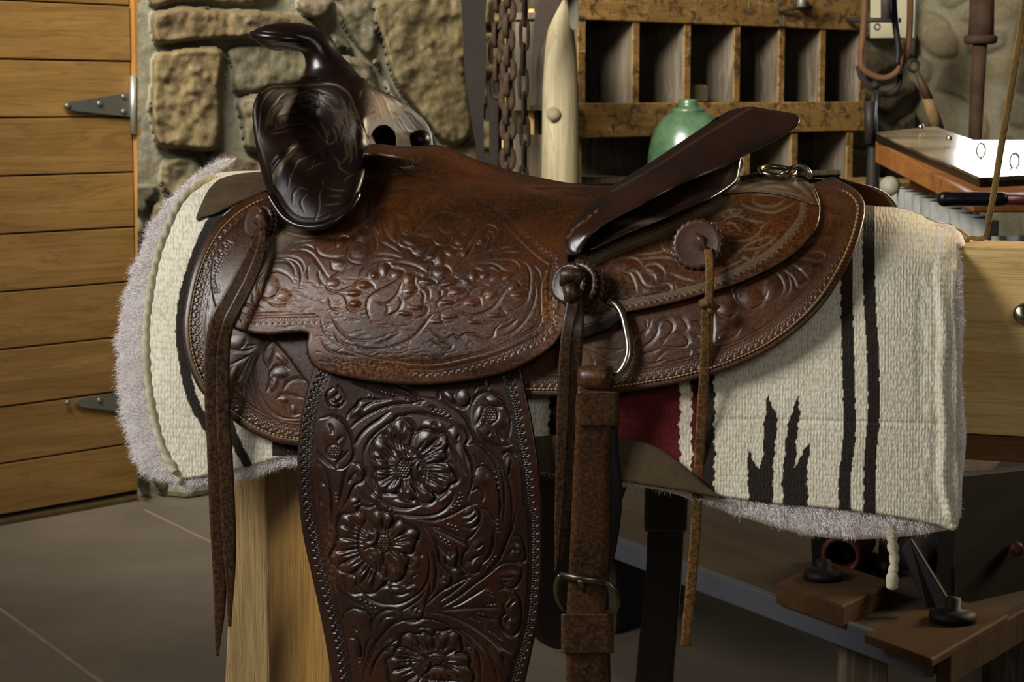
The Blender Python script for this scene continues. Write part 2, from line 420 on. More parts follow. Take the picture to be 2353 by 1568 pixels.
def hwB(u, w):
    d = np.maximum(cB(u)-w, 0)
    return np.maximum(fBp(d)-.9*np.maximum(0, -(u+.30))**2*3-.5*np.maximum(0, u-.42)**2*3, 0)
def hwS(u, w):
    d = np.maximum(cS(u)-w, 0); a = fSp(d)
    m = np.minimum(1, (np.maximum(cS(u), cB(u))-w)/.01).clip(0, 1)
    return np.maximum(smax(a, hwB(u, w))+.006-.006, 0)*m+.007*m
def hwJ(u, w):
    s = hwS(u, w); return s+.010*np.clip(s/.03, 0, 1)
def hwT(u, w):
    d = np.maximum(cT(u)-w, 0); a = fTp(d); m = np.minimum(1, d/.01)
    return smax(a, hwJ(u, w), .02)*m+.005*m
SX = np.arange(180, 2420, 7.0); SY = np.arange(290, 1900, 7.0)
def solve(hw):
    X, Y = np.meshgrid(SX, SY); d = rays(X.ravel(), Y.ravel())
    t1 = tv(X.ravel(), Y.ravel(), 0.0); t0 = tv(X.ravel(), Y.ravel(), -.34)
    def Fn(t):
        u, v, w = uvw(CAM+d*t[:, None]); return v+hw(u, w)
    K = 26; lo = t0.copy(); hi = t1.copy(); found = np.zeros(len(t0), bool)
    for k in range(1, K+1):
        tk = t0+(t1-t0)*k/K; f = Fn(tk) >= 0; new = f & ~found; hi[new] = tk[new]; lo[new] = (t0+(t1-t0)*(k-1)/K)[new]; found |= f
    for _ in range(14):
        mid = (lo+hi)/2; f = Fn(mid) >= 0; hi = np.where(f, mid, hi); lo = np.where(f, lo, mid)
    return hi.reshape(X.shape)
def bspl(A):
    def f(px, py):
        x = np.clip((np.asarray(px, float)-SX[0])/7, 1, len(SX)-3.01); y = np.clip((np.asarray(py, float)-SY[0])/7, 1, len(SY)-3.01)
        i = x.astype(int); j = y.astype(int); a = x-i; b = y-j
        def ws(s): return ((1-s)**3/6, (3*s**3-6*s**2+4)/6, (-3*s**3+3*s**2+3*s+1)/6, s**3/6)
        wa, wb = ws(a), ws(b); r = 0
        for p in range(4):
            for q in range(4): r = r+A[j+q-1, i+p-1]*wa[p]*wb[q]
        return r
    return f
def shift(Td, off):      # bring a surface nearer by off metres
    return lambda px, py: Td(px, py)-off
def blur(A, n=2):
    for _ in range(n):
        P = np.pad(A, 1, mode='edge'); A = (P[:-2, 1:-1]+P[2:, 1:-1]+P[1:-1, :-2]+P[1:-1, 2:]+4*A)/8
    return A
TB = bspl(solve(hwB)); TS = bspl(blur(solve(hwS), 1)); TJ = bspl(blur(solve(hwJ), 1)); TT = bspl(blur(solve(hwT), 2))
def tps(ctrl, lam=1e-3):
    lam = lam*6
    P = np.array([(c[0], c[1]) for c in ctrl], float)/300; z = np.array([c[2] for c in ctrl]); n = len(P)
    r = np.linalg.norm(P[:, None]-P[None], axis=2); K = np.where(r > 0, r**2*np.log(r+1e-12), 0)+lam*np.eye(n)
    Q = np.c_[np.ones(n), P]; M = np.block([[K, Q], [Q.T, np.zeros((3, 3))]]); s = np.linalg.solve(M, np.r_[z, 0, 0, 0])
    def f(px, py):
        X = np.stack([np.asarray(px, float), np.asarray(py, float)], -1)/300; out = s[n]+X @ s[n+1:]
        for k in range(n):
            rr = np.linalg.norm(X-P[k], axis=-1); out = out+s[k]*np.where(rr > 0, rr**2*np.log(rr+1e-12), 0)
        return out
    return f
def tvf(ctrl):
    g = tps(ctrl); return lambda px, py: tv(px, py, g(px, py))
def pt(Td, px, py): 
    d = rays(px, py); return CAM+d*float(Td(np.array([px]), np.array([py]))[0])
def ribbon(mb, path, thick=.004, wide=None, nseg=6, round_=.25):
    """path: (px,py,halfwidth_px,t).  flat strap with thickness, following the hang"""
    P = catmull(path, nseg); T = np.gradient(P[:, :2], axis=0); T /= np.linalg.norm(T, axis=1)[:, None]+1e-9
    N = np.stack([-T[:, 1], T[:, 0]], 1); V = []; prof = [(-1, .5), (-.92, .05), (-.6, 0), (.6, 0), (.92, .05), (1, .5), (.92, .95), (-.92, .95)]
    m = len(prof)
    for (x, y, hw, t), n in zip(P, N):
        for (a, b) in prof:
            dd = rays(x+n[0]*hw*a, y+n[1]*hw*a); V.append(CAM+dd*(t-thick+thick*b))
    n = len(P); Fs = [(i*m+k, (i+1)*m+k, (i+1)*m+(k+1) % m, i*m+(k+1) % m) for i in range(n-1) for k in range(m)]
    Fs += [tuple(range(m)), tuple((n-1)*m+k for k in range(m-1, -1, -1))]
    mb.add(V, Fs, True); return mb
# ------------------------------------------------------------------ leather and cloth materials
L_MAIN = leather('saddle_leather', sr(38, 18, 5), sr(80, 40, 10), sr(150, 92, 32), .34, .05)
L_FEND = leather('fender_leather', sr(34, 17, 10), sr(58, 29, 12), sr(116, 66, 24), .33, .0, .16)
L_DARK = leather('dark_leather', sr(20, 10, 7), sr(36, 17, 9), sr(112, 74, 38), .27, .0, .12, .5)
L_STRAP = leather('strap_leather', sr(32, 20, 12), sr(60, 37, 18), sr(118, 76, 32), .40, .38, .35)
L_TAN = leather('tan_strap_leather', sr(40, 24, 11), sr(72, 43, 18), sr(132, 88, 40), .34, .25, .25)
L_RAW = leather('worn_string_leather', sr(52, 34, 14), sr(120, 82, 30), sr(166, 122, 56), .55, .45, .6, 0)
L_BLACK = leather('black_strap_leather', sr(20, 15, 12), sr(30, 22, 16), sr(46, 34, 22), .45, .0, .2, .1)
SUEDE = plain('suede', sr(88, 72, 52), .95, 0, .3, 60, .5, .0006, .1, sr(70, 58, 42))
STEEL = plain('nickel', sr(190, 184, 160), .24, 1.0, .3, 60, .1, .0003, .5, sr(120, 104, 62))
STEELD = plain('worn_buckle_steel', sr(120, 108, 92), .35, 1.0, .4, 60, .2, .0003)
THREAD = plain('thread', sr(168, 150, 104), .8)
def fabric(name):
    m = MT(name); ac, ch = m.attr(); v = m.coord('UV')
    nz = m.noise(v, 18, 3); 
    mp = m.n('ShaderNodeMapping'); mp.inputs['Scale'].default_value = (1, 1, 1)
    mx = m.mix(.012, v, m.n('ShaderNodeTexNoise').outputs['Color'])
    w1 = m.n('ShaderNodeTexWave', wave_type='BANDS', bands_direction='X'); w1.inputs['Scale'].default_value = 44; w1.inputs['Distortion'].default_value = 1.6; w1.inputs['Detail'].default_value = 1; w1.inputs['Detail Scale'].default_value = 30; m.l(v, w1.inputs['Vector'])
    w2 = m.n('ShaderNodeTexWave', wave_type='BANDS', bands_direction='DIAGONAL'); w2.inputs['Scale'].default_value = 17; w2.inputs['Distortion'].default_value = 3.5; w2.inputs['Detail Scale'].default_value = 26; m.l(v, w2.inputs['Vector'])
    n3 = m.noise(v, 420, 3, .7); n4 = m.noise(v, 9, 5, .6)
    mp2 = m.n('ShaderNodeMapping'); mp2.inputs['Scale'].default_value = (150, 78, 1); mp2.inputs['Rotation'].default_value = (0, 0, .03)
    dn = m.n('ShaderNodeTexNoise'); dn.inputs['Scale'].default_value = 40; dn.inputs['Detail'].default_value = 3; m.l(v, dn.inputs['Vector'])
    wv = m.n('ShaderNodeVectorMath', operation='MULTIPLY_ADD'); m.l(dn.outputs['Color'], wv.inputs[0]); wv.inputs[1].default_value = (.010, .012, 0); m.l(v, wv.inputs[2]); m.l(wv.outputs[0], mp2.inputs['Vector'])
    vo = m.n('ShaderNodeTexVoronoi'); vo.inputs['Randomness'].default_value = .55; vo.inputs['Scale'].default_value = 1.0; m.l(mp2.outputs['Vector'], vo.inputs['Vector'])
    yarn = m.ramp(vo.outputs['Distance'], [(.05, 1.0), (.75, 0.0)])
    h = m.math('ADD', m.math('MULTIPLY', yarn, 1.1), m.math('ADD', m.math('MULTIPLY', w1.outputs['Fac'], .22), m.math('MULTIPLY', n3, .55)))
    c = m.mix(m.math('MULTIPLY', m.ramp(n4, [(.45, 0.0), (.8, 1.0)]), .22), ac, sr(170, 150, 112), 'MULTIPLY')
    c = m.mix(m.math('MULTIPLY', m.ramp(h, [(.35, 1.0), (.9, 0.0)]), .38), c, sr(128, 112, 80), 'MULTIPLY')
    c = m.mix(m.math('MULTIPLY', m.ramp(n3, [(.60, 0.0), (.75, 1.0)]), .22), c, sr(225, 215, 190))
    return m.done(c, .95, m.bump(h, .6, .0012), spec=.08, sheen=.15)
WEAVE = fabric('woven_wool')
def woolmat(name, c1, c2):
    m = MT(name); v = m.coord('Object'); n = m.noise(v, 30, 5)
    return m.done(m.mix(m.ramp(n, [(.3, 0.0), (.7, 1.0)]), c1, c2), .95, m.bump(m.noise(v, 300, 4), .5, .001), spec=.05, sheen=.2)
WOOL = woolmat('fleece_wool', sr(252, 246, 244), sr(234, 226, 222))
CORD = woolmat('cotton_cord', sr(200, 192, 164), sr(170, 162, 132))

# ------------------------------------------------------------------ the saddle rack
RACKW = wood('rack_timber', sr(180, 152, 104), sr(150, 124, 80), sr(100, 80, 50), 'z', 0, .8, gr=2.6, bump=.9)
RAILW = wood('rail_timber', sr(226, 194, 130), sr(200, 164, 98), sr(140, 108, 62), 'x', -math.radians(20), .75, gr=2.4, bump=.8)
rack = thing('saddle_rack', 'weathered timber saddle rack holding the blanket and saddle', 'saddle rack', loc3(0, 0, 0))
mb = MB(); P = [pv(540, 1030, -.075), pv(612, 1030, -.075), pv(634, 2575, -.075), pv(470, 2575, -.075)]
mb.slab(P, AV*.165); mb.build('post', RACKW, rack, .003)
mb = MB(); mb.box(loc3(.86, -.075, 0), AU*.09, AV*.16, (0, 0, .84)); mb.build('post', RACKW, rack, .003)
mb = MB(); U0, U1 = -.36, .98
zt = float(uvw(pv(2300, 570, -.06))[2]); zb = float(uvw(pv(2300, 1002, -.10))[2])
pr = [(-.085, zt), (-.098, zt-.004), (-.13, zb), (-.13, zb+.0), (.13, zb), (.098, zt-.004), (.085, zt)]
pr = [(-.052, zt), (-.06, zt-.005), (-.10, zb), (.10, zb), (.06, zt-.005), (.052, zt)]
mb.slab([loc3(U0, v, w) for v, w in pr], AU*(U1-U0)); mb.build('rail', RAILW, rack, .003)
mb = MB(); zc = float(uvw(pv(2300, 1076, -.12))[2])
mb.slab([loc3(U0+.02, v, w) for v, w in [(-.096, zb-.001), (-.085, zc), (.085, zc), (.096, zb-.001)]], AU*(U1-U0-.03)); mb.build('lower_rail', wood('dark_rail_timber', sr(120, 92, 54), sr(92, 70, 40), sr(60, 46, 28), 'x', -math.radians(20), .8, gr=1.6), rack, .002)
bp = pv(2354, 722, -.08); mb = MB(); mb.lathe(bp, -AV, [(.011, -.006), (.011, .004), (.008, .007), (.0, .0075)], 16); mb.build('bolt', STEEL, rack)

# ------------------------------------------------------------------ blanket
INK = np.array(sr(46, 39, 33)); CREAM = np.array(sr(232, 224, 200)); RED = np.array(sr(100, 32, 34)); WHT = np.array(sr(202, 196, 176))
wob = lambda a: 2.2*np.sin(a/7.3)+1.6*np.sin(a/3.1+1)+1.2*np.sin(a/17.)
def stripe(px, py, path, hw):
    d, _, _ = nearest(px, py, catmull(path, 6), False); return d < hw+.8*np.sin(py/5.0)
POLYC = [np.array([(1763, 905), (1775, 935), (1788, 965), (1778, 1050), (1775, 1164), (1720, 1157), (1717, 1028), (1730, 1058), (1746, 1078), (1752, 1050), (1757, 970)], float),
         np.array([(1835, 906), (1838, 960), (1830, 1010), (1828, 1078), (1845, 1035), (1862, 1018), (1855, 1080), (1856, 1170), (1800, 1164), (1797, 1110), (1805, 1010), (1815, 960)], float)]
def btone(px, py, dist, g):
    c = np.tile(CREAM, (len(px), 1)); x = px+wob(py); 
    dk = stripe(px, py, [(1946, 560), (1946, 700), (1950, 870), (1952, 1000), (1941, 1100), (1942, 1200)], 14)
    dk |= stripe(px, py, [(1996, 440), (1996, 600), (1999, 700), (2005, 800), (2008, 950), (2000, 1050), (1998, 1200)], 14)
    dk |= stripe(px, py, [(520, 470), (478, 525), (440, 620), (420, 700), (416, 774), (423, 832), (434, 889), (450, 935), (471, 970), (487, 1000), (510, 1060)], 12)
    dk |= stripe(px, py, [(520, 940), (530, 985), (547, 1027), (568, 1066)], 11)
    dk |= (x > 1613) & (x < 1642) & (py > 700)
    dk |= (x > 1262) & (x < 1283) & (py < 1010) & (py > 800)
    dk |= (px > 625) & (px < 690) & (py > 1015-.25*(px-625)) & (py < 1048)
    for q in POLYC: dk |= inside(px+wob(py)*.6, py, q)
    rd = (x > 1290) & (x < 1562) & (py > 860); rd |= (x > 1589) & (x < 1613) & (py > 860)
    c[rd] = RED; c[dk] = INK
    return c
cv = Canvas(250, 380, 2260, 1250)
cv.cut([(1640, 962), (1800, 966), (2000, 970), (2190, 975)], w=4, d=3, side=0, taper=False)
cv.cut([(1420, 962), (1560, 962)], w=4, d=3, side=0, taper=False)
for x, y in resample(catmull([(2172, 540), (2160, 640), (2170, 760), (2165, 880), (2172, 1000), (2168, 1100), (2185, 1190)]), 15): cv.pad(x, y, 20, 11, 35, 9)
for k in range(26):
    y = 560+k*25; cv.pad(2130+8*math.sin(k*1.7), y, 26, 10, 70+20*math.sin(k), 2.0)
cv.pad(2120, 800, 20, 200, 0, -4); cv.pad(1700, 820, 150, 40, -20, -5); cv.pad(900, 1000, 10, 10)
blanket = thing('saddle_blanket', 'cream woven saddle blanket with dark stripes, red band and white fleece underside', 'saddle blanket', loc3(0, 0, 0))
BO = [(480, 403), (620, 392), (900, 396), (1300, 428), (1700, 451), (2000, 474), (2060, 478), (2110, 492), (2150, 512), (2192, 520), (2204, 560), (2196, 640), (2196, 720), (2204, 850), (2200, 1000), (2206, 1100), (2200, 1213), (2150, 1207), (2070, 1190), (2000, 1180), (1900, 1168), (1800, 1160), (1700, 1148), (1640, 1138), (1500, 1112), (1400, 1096), (1300, 1076), (1200, 1060), (1000, 1045), (800, 1040), (680, 1046), (640, 1054), (560, 1076), (480, 1094), (405, 1097), (372, 1040), (350, 940), (337, 840), (336, 740), (350, 630), (380, 530), (420, 460)]
sheet('woven_cover', BO, TB, 2.4, WEAVE, blanket, cv, .006, 7, btone)
sheet('woven_cover', BO, TB, 9, WEAVE, blanket, None, .006, 7, lambda px, py, d, g: np.tile(CREAM, (len(px), 1)), mirror=True)
FO = [(468, 402), (440, 420), (400, 450), (352, 520), (320, 600), (292, 690), (276, 790), (280, 900), (296, 1000), (330, 1080), (380, 1108), (430, 1124), (500, 1118), (560, 1106), (640, 1080), (690, 1066), (800, 1070), (1200, 1082), (1400, 1112), (1520, 1128), (1620, 1160), (1700, 1188), (1780, 1212), (1850, 1230), (1950, 1240), (2050, 1236), (2130, 1226), (2200, 1204), (2212, 1100), (2220, 1000), (2210, 850), (2216, 740), (2212, 600), (2218, 560), (2190, 520), (2100, 500), (1900, 480), (1300, 450), (800, 420)]
cvf = Canvas(250, 380, 2260, 1260)
for k in range(1500):
    x = rng.uniform(260, 2230); y = rng.uniform(400, 1250); cvf.pad(x, y, rng.uniform(7, 16), rng.uniform(4, 8), rng.uniform(0, 180), rng.uniform(1, 4))
TF = shift(TB, -.016)
sheet('fleece_lining', FO, TF, 5, WOOL, blanket, cvf, .016, 18, None)
sheet('fleece_lining', FO, TF, 14, WOOL, blanket, None, .016, 18, None, mirror=True)
# wool fibres standing out along the blanket's edges
def fibres(name, n, path, dirfn, L, spread, Td, inn=10, width=1.1, mat=WOOL, lift=.012):
    P = resample(catmull(path, 6), 1.0); idx = rng.integers(0, len(P), n); b = P[idx]
    dr = dirfn(b); dr = dr/np.linalg.norm(dr, axis=1)[:, None]
    b = b-dr*rng.uniform(0, 1, n)[:, None]**.7*inn*2+rng.normal(0, 1.0, (n, 2))
    clump = np.sin(idx/9.0)*.35+np.sin(idx/23.0)*.3
    ang = np.arctan2(dr[:, 1], dr[:, 0])+rng.normal(0, spread, n)+clump
    ln = L*rng.uniform(.45, 1.15, n)*(1+.25*np.sin(idx/14.))
    t0 = Td(b[:, 0], b[:, 1])-rng.uniform(-.006, lift, n)
    V = []; bend = rng.normal(0, 1.1, n)
    K = 4
    side = np.stack([-np.sin(ang), np.cos(ang)], 1)
    cur = b.copy(); pts = []
    for k in range(K):
        s = k/(K-1); w = width*(1-s*.85)
        q = cur; tt = t0-.004*s*rng.uniform(-1, 1.5, n)
        for sg in (-1, 1):
            p = q+side*w*sg*.5; pts.append(CAM+rays(p[:, 0], p[:, 1])*tt[:, None])
        a2 = ang+bend*s; cur = cur+np.stack([np.cos(a2), np.sin(a2)], 1)*(ln/(K-1))[:, None]
    V = np.stack(pts, 1).reshape(-1, 3); o = (np.arange(n)*2*K)[:, None]
    q = np.concatenate([o+np.array([2*k, 2*k+1, 2*k+3, 2*k+2]) for k in range(K-1)])
    return link(name, mesh_np(name, V, q, False), mat, blanket)
LP = [(480, 398), (430, 425), (390, 460), (345, 530), (315, 600), (287, 690), (272, 790), (276, 900), (292, 1000), (326, 1084)]
o = fibres('fleece_pile', 30000, LP, lambda b: np.stack([-np.ones(len(b)), .55+0*b[:, 0]], 1), 19, .4, TF, 36, 1.1); props(o, kind='stuff')
o = fibres('fleece_pile', 14000, [(322, 1080), (380, 1104), (430, 1116), (500, 1110), (560, 1098), (640, 1072), (700, 1062)], lambda b: np.stack([-.5+0*b[:, 0], np.ones(len(b))], 1), 18, .5, TF, 24, 1.1); props(o, kind='stuff')
o = fibres('fleece_pile', 34000, [(1240, 1082), (1400, 1106), (1520, 1122), (1620, 1150), (1700, 1178), (1780, 1202), (1850, 1220), (1950, 1230), (2050, 1226), (2130, 1218), (2196, 1200)], lambda b: np.stack([.15+0*b[:, 0], np.ones(len(b))], 1), 17, .5, TF, 36, 1.1); props(o, kind='stuff')
o = fibres('fleece_pile', 12000, [(2200, 1190), (2204, 1100), (2212, 1000), (2204, 850), (2208, 740), (2204, 640), (2206, 575), (2190, 530), (2160, 520)], lambda b: np.stack([np.ones(len(b)), .1+0*b[:, 0]], 1), 15, .5, TF, 14, 1.0); props(o, kind='stuff')
# twisted cord along the front edge
def rope(name, path, r, Td, mat, parent, pitch=18, lobes=2, amp=.25, lift=0):
    P = resample(catmull(path, 8), 2.0); n = len(P); tt = Td(P[:, 0], P[:, 1])-lift; c = CAM+rays(P[:, 0], P[:, 1])*tt[:, None]
    T = np.gradient(c, axis=0); T /= np.linalg.norm(T, axis=1)[:, None]; A = np.cross(T, AV); A /= np.linalg.norm(A, axis=1)[:, None]; B = np.cross(T, A)
    K = 14; V = []
    rr = r/F*tt*(1+.08*np.sin(np.arange(n)/11))
    for k in range(K):
        th = 2*math.pi*k/K; f = 1+amp*(np.abs(np.cos((lobes*th+np.arange(n)*2*2*math.pi/pitch)/2))-.6)
        V.append(c+(A*math.cos(th)+B*math.sin(th))*(rr*f)[:, None])
    V = np.stack(V, 1).reshape(-1, 3); i = np.arange(n-1)[:, None]*K; k = np.arange(K)[None]
    q = np.stack([i+k, i+(k+1) % K, i+K+(k+1) % K, i+K+k], -1).reshape(-1, 4)
    V = np.vstack([V, c[0], c[-1]]); m = len(V)
    tr = [(m-2, (a+1) % K, a) for a in range(K)]+[(m-1, (n-1)*K+a, (n-1)*K+(a+1) % K) for a in range(K)]
    return link(name, mesh_np(name, V, q, True, tris=tr), mat, parent)
rope('edge_cord', [(487, 408), (455, 428), (420, 458), (392, 508), (362, 590), (343, 690), (336, 780), (341, 880), (356, 970), (378, 1040), (404, 1086)], 9.5, TB, CORD, blanket, 30, 2, .45, .001)
rope('tassel', [(2048, 1205), (2051, 1250), (2055, 1290), (2050, 1325)], 11, TF, CORD, blanket, 26, 2, .4, .006)
mb = MB(); q = pt(shift(TF, .006), 2050, 1338); mb.lathe(q+np.array([0, 0, .007]), (0, 0, -1), [(.003, -.003), (.0055, 0), (.0062, .004), (.0055, .009), (.006, .012), (.003, .0145)], 16); mb.build('tassel_knot', CORD, blanket)
mb = MB(); q = pt(shift(TF, .012), 412, 1096); mb.lathe(q, (.3, -.2, -1), [(.002, -.012), (.004, -.008), (.003, -.002), (.0055, .002), (.004, .007), (.001, .010)], 14); mb.build('corner_knot', CORD, blanket)
# suede wear leathers sewn to the blanket
sheet('wear_leather', [(450, 505), (462, 470), (480, 435), (505, 412), (540, 401), (580, 396), (640, 393), (660, 420), (620, 436), (580, 452), (540, 470), (500, 490), (470, 499)], shift(TB, .007), 4, SUEDE, blanket, None, .004, 4, None)
sheet('wear_leather', [(1180, 1010), (1240, 1003), (1300, 1000), (1400, 1004), (1450, 1008), (1490, 1020), (1530, 1040), (1570, 1070), (1610, 1105), (1640, 1130), (1668, 1146), (1640, 1143), (1580, 1131), (1500, 1118), (1420, 1105), (1330, 1095), (1240, 1084), (1180, 1080)], shift(TB, .008), 4, SUEDE, blanket, None, .005, 4, None)

# ------------------------------------------------------------------ saddle: skirt
saddle = thing('western_saddle', 'brown tooled leather western saddle with floral carving, on the striped blanket', 'saddle', loc3(0, 0, 0))
SO = [(625, 441), (600, 443), (570, 455), (535, 478), (500, 510), (470, 555), (446, 610), (430, 670), (420, 740), (424, 800), (437, 850), (458, 895), (485, 925), (520, 955), (560, 985), (610, 1010), (660, 1022), (720, 1024), (850, 1010), (1000, 960), (1150, 915), (1250, 912), (1340, 912), (1420, 905), (1500, 893), (1560, 882), (1650, 858), (1730, 826), (1790, 792), (1850, 745), (1900, 690), (1940, 625), (1968, 565), (1984, 510), (1988, 475), (1980, 452), (1962, 433), (1935, 418), (1910, 407), (1885, 416), (1860, 424), (1830, 440), (1700, 440), (1300, 430), (900, 440), (700, 440)]
cv = Canvas(400, 390, 2010, 1040)
SOc = catmull(SO[:38], 6)
def offpath(P, off, a=0, b=None):
    P = resample(np.asarray(P)[a:b], 4); T = np.gradient(P, axis=0); T /= np.linalg.norm(T, axis=1)[:, None]+1e-9
    return P+np.stack([-T[:, 1], T[:, 0]], 1)*off
inner = resample(offpath(SOc, -46), 12)
cv.cut(inner, w=5, d=2.2, side=-1, taper=False, smooth=False); cv.cut(resample(offpath(SOc, -52), 12), w=2, d=1.3, side=0, taper=False, smooth=False)
cv.cut(resample(offpath(SOc, -17), 10), w=3.0, d=2.0, side=0, taper=False, smooth=False)
cv.stamps(resample(offpath(SOc, -42), 30), 17, 20, 1, 1.7)
for q in ([(560,430),(640,390),(780,320)], [(640,600),(680,500),(740,380),(780,330)], [(630,600),(670,720)], [(710,860),(700,700),(720,520),(800,330)], [(880,930),(800,780),(750,640),(750,560)], [(1130,1050),(1000,980),(900,880),(800,660)], [(540,270),(700,290),(820,250)], [(700,240),(820,230)], [(720,150),(715,220),(660,270)]): cv.cut(fK(q), w=9, d=2.6, side=1)
for q in ([(1250,970),(1100,960),(960,880),(860,720),(820,560),(820,440),(860,330)], [(980,200),(920,260),(900,350),(920,420),(960,450),(1000,330),(1000,270)], [(960,550),(980,500),(1020,460),(1090,450),(1150,480)], [(930,700),(980,600),(960,550)], [(1100,680),(1150,610),(1230,580),(1330,600)], [(1030,770),(1100,735),(1200,750),(1290,765)], [(1050,790),(1120,850),(1140,910),(1200,940),(1260,920)]): cv.cut(fK(q), w=11, d=3.2, side=-1)
pads(cv, fK, 4.356, [(1060,520,70,35), (1100,780,35,25), (1195,880,25,40), (620,210,70,50), (1080,370,60,25,40), (1000,620,30,60,20), (600,520,30,70,20)])
for q in ([(600,680),(750,750),(950,870)], [(640,690),(800,780),(900,800)], [(700,670),(900,690),(980,680)], [(900,600),(700,560)], [(1060,760),(1200,720),(1330,680)], [(1110,690),(1240,610),(1300,520),(1300,420)], [(1180,560),(1200,480),(1190,400)], [(1050,790),(1240,820),(1380,790)], [(1600,620),(1650,660),(1720,700)], [(1620,430),(1700,420),(1740,470)], [(1630,530),(1720,560)], [(650,720),(700,800),(680,850)]): cv.cut(fI(q), w=9, d=2.6, side=1)
for q in ([(1050,640),(1150,560),(1230,470),(1250,400)], [(1310,560),(1330,430),(1400,400),(1450,450),(1430,530),(1340,600)], [(1480,400),(1540,390),(1590,470),(1570,520)], [(1350,640),(1420,560),(1500,530),(1570,550),(1600,620),(1550,660),(1430,665),(1370,650)], [(1290,800),(1350,740),(1420,700),(1560,700),(1620,700),(1610,760)], [(1850,330),(1840,500),(1850,640),(1960,600),(2060,560),(2110,480)], [(1900,600),(1900,560),(1980,510),(2080,500)]): cv.cut(fI(q), w=10, d=3.0, side=-1)
for q in ([(1380,880),(1320,930),(1340,1000),(1420,1050),(1500,1000),(1540,920)], [(1300,880),(1290,960),(1350,1040)], [(1160,1010),(1180,1080),(1250,1110),(1320,1070)], [(1940,400),(1960,370),(2040,370),(2060,420),(2040,460)], [(1720,680),(1850,690),(1900,700),(1950,660),(1900,640),(1780,650)]): cv.cut(fH(q), w=10, d=3.0, side=1)
for q in ([(1560,760),(1630,830),(1650,910),(1600,970),(1530,1000)], [(1600,740),(1680,800),(1690,920),(1600,1020)], [(1650,760),(1720,830),(1760,900),(1850,850)], [(1690,720),(1760,760),(1840,840)], [(1700,650),(1850,570),(1930,500)], [(1730,620),(1900,560),(2030,520)], [(1960,200),(1990,270),(2010,300)], [(2060,270),(2030,330)], [(1960,330),(1990,400),(1960,480)]): cv.cut(fH(q), w=8, d=2.4, side=-1)
pads(cv, fH, 3.18, [(1420,960,60,50), (1570,900,50,70), (1840,740,60,25,-15), (1990,410,40,30), (1240,1050,50,40)], 3)
for q in ([(350,750),(300,860),(290,1000),(240,1100)], [(300,1180),(340,1250),(345,1400)], [(250,1330),(300,1420)], [(470,640),(380,770),(310,900),(290,1050)]): cv.cut(fJ(q), w=7, d=1.8, side=-1)
def stone(k1=.0, dustc=None): pass
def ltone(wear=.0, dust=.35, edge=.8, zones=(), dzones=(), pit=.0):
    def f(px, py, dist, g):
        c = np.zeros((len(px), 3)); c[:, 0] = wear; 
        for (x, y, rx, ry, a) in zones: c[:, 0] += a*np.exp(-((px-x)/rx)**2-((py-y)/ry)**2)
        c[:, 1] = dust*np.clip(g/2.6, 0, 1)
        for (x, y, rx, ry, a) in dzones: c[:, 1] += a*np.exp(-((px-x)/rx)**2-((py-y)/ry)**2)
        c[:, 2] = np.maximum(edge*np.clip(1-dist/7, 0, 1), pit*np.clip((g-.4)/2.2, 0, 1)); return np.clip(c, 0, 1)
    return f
sheet('skirt', SO, shift(TS, .004), 1.55, L_MAIN, saddle, cv, .008, 7, ltone(.05, .2, .9, [(900, 900, 200, 100, .1)], [(1400, 830, 120, 60, .15)]))
sheet('skirt', SO, shift(TS, .004), 10, L_MAIN, saddle, None, .008, 7, ltone(), mirror=True)
# stitching round the skirt: one run of thread
st = resample(offpath(SOc, -17), 9.5); tS4 = shift(TS, .005); tt = tS4(st[:, 0], st[:, 1])
for run in (lambda a: a[0] < 700, lambda a: a[0] > 1150):
    mb = MB()
    for i in range(2, len(st)-2):
        a, b = st[i], st[i+1]; a2 = a+(b-a)*.08; b2 = a+(b-a)*.9
        if not run(a): continue
        mb.tube([CAM+rays(*a2)*tt[i], CAM+rays(*((a2+b2)/2))*(tt[i]-.0008), CAM+rays(*b2)*tt[i]], .0009, 6)
    mb.build('stitching', THREAD, saddle)
# plain stirrup leather showing between skirt and fender
sheet('stirrup_leather', [(600, 755), (660, 750), (740, 755), (760, 830), (760, 930), (735, 912), (712, 888), (690, 862), (655, 815), (625, 782)], shift(TS, .009), 4, L_MAIN, saddle, None, .005, 4, ltone(0, 0, .5))

# ------------------------------------------------------------------ rear jockey
JO = [(1296, 590), (1340, 580), (1437, 537), (1541, 492), (1626, 458), (1680, 425), (1705, 412), (1750, 407), (1800, 404), (1836, 408), (1866, 425), (1880, 450), (1885, 480), (1878, 520), (1852, 560), (1812, 594), (1760, 624), (1700, 651), (1640, 671), (1560, 694), (1480, 712), (1430, 722), (1390, 735), (1345, 750), (1305, 765), (1270, 760), (1262, 700), (1265, 640)]
cv = Canvas(1240, 390, 1900, 780)
top = fH([(240, 725), (330, 680), (400, 645), (600, 570), (800, 480), (1000, 390), (1150, 300), (1280, 215)])
cv.cut(top, w=4, d=2, side=1, taper=False); cv.cut([(x+2, y+5) for x, y in top], w=2, d=1.6, side=0, taper=False)
cv.stamps([(x-1, y-2) for x, y in top], 17, 21, -1, 1.8)
bot = fH([(200, 1030), (300, 1010), (400, 995), (600, 965), (800, 925), (1000, 875), (1200, 805), (1400, 700), (1550, 610), (1680, 480), (1760, 370), (1780, 260)])
cv.cut(bot, w=4, d=2, side=1, taper=False); cv.stamps([(x+1, y+3) for x, y in bot], 14, 16, 1, 1.5)
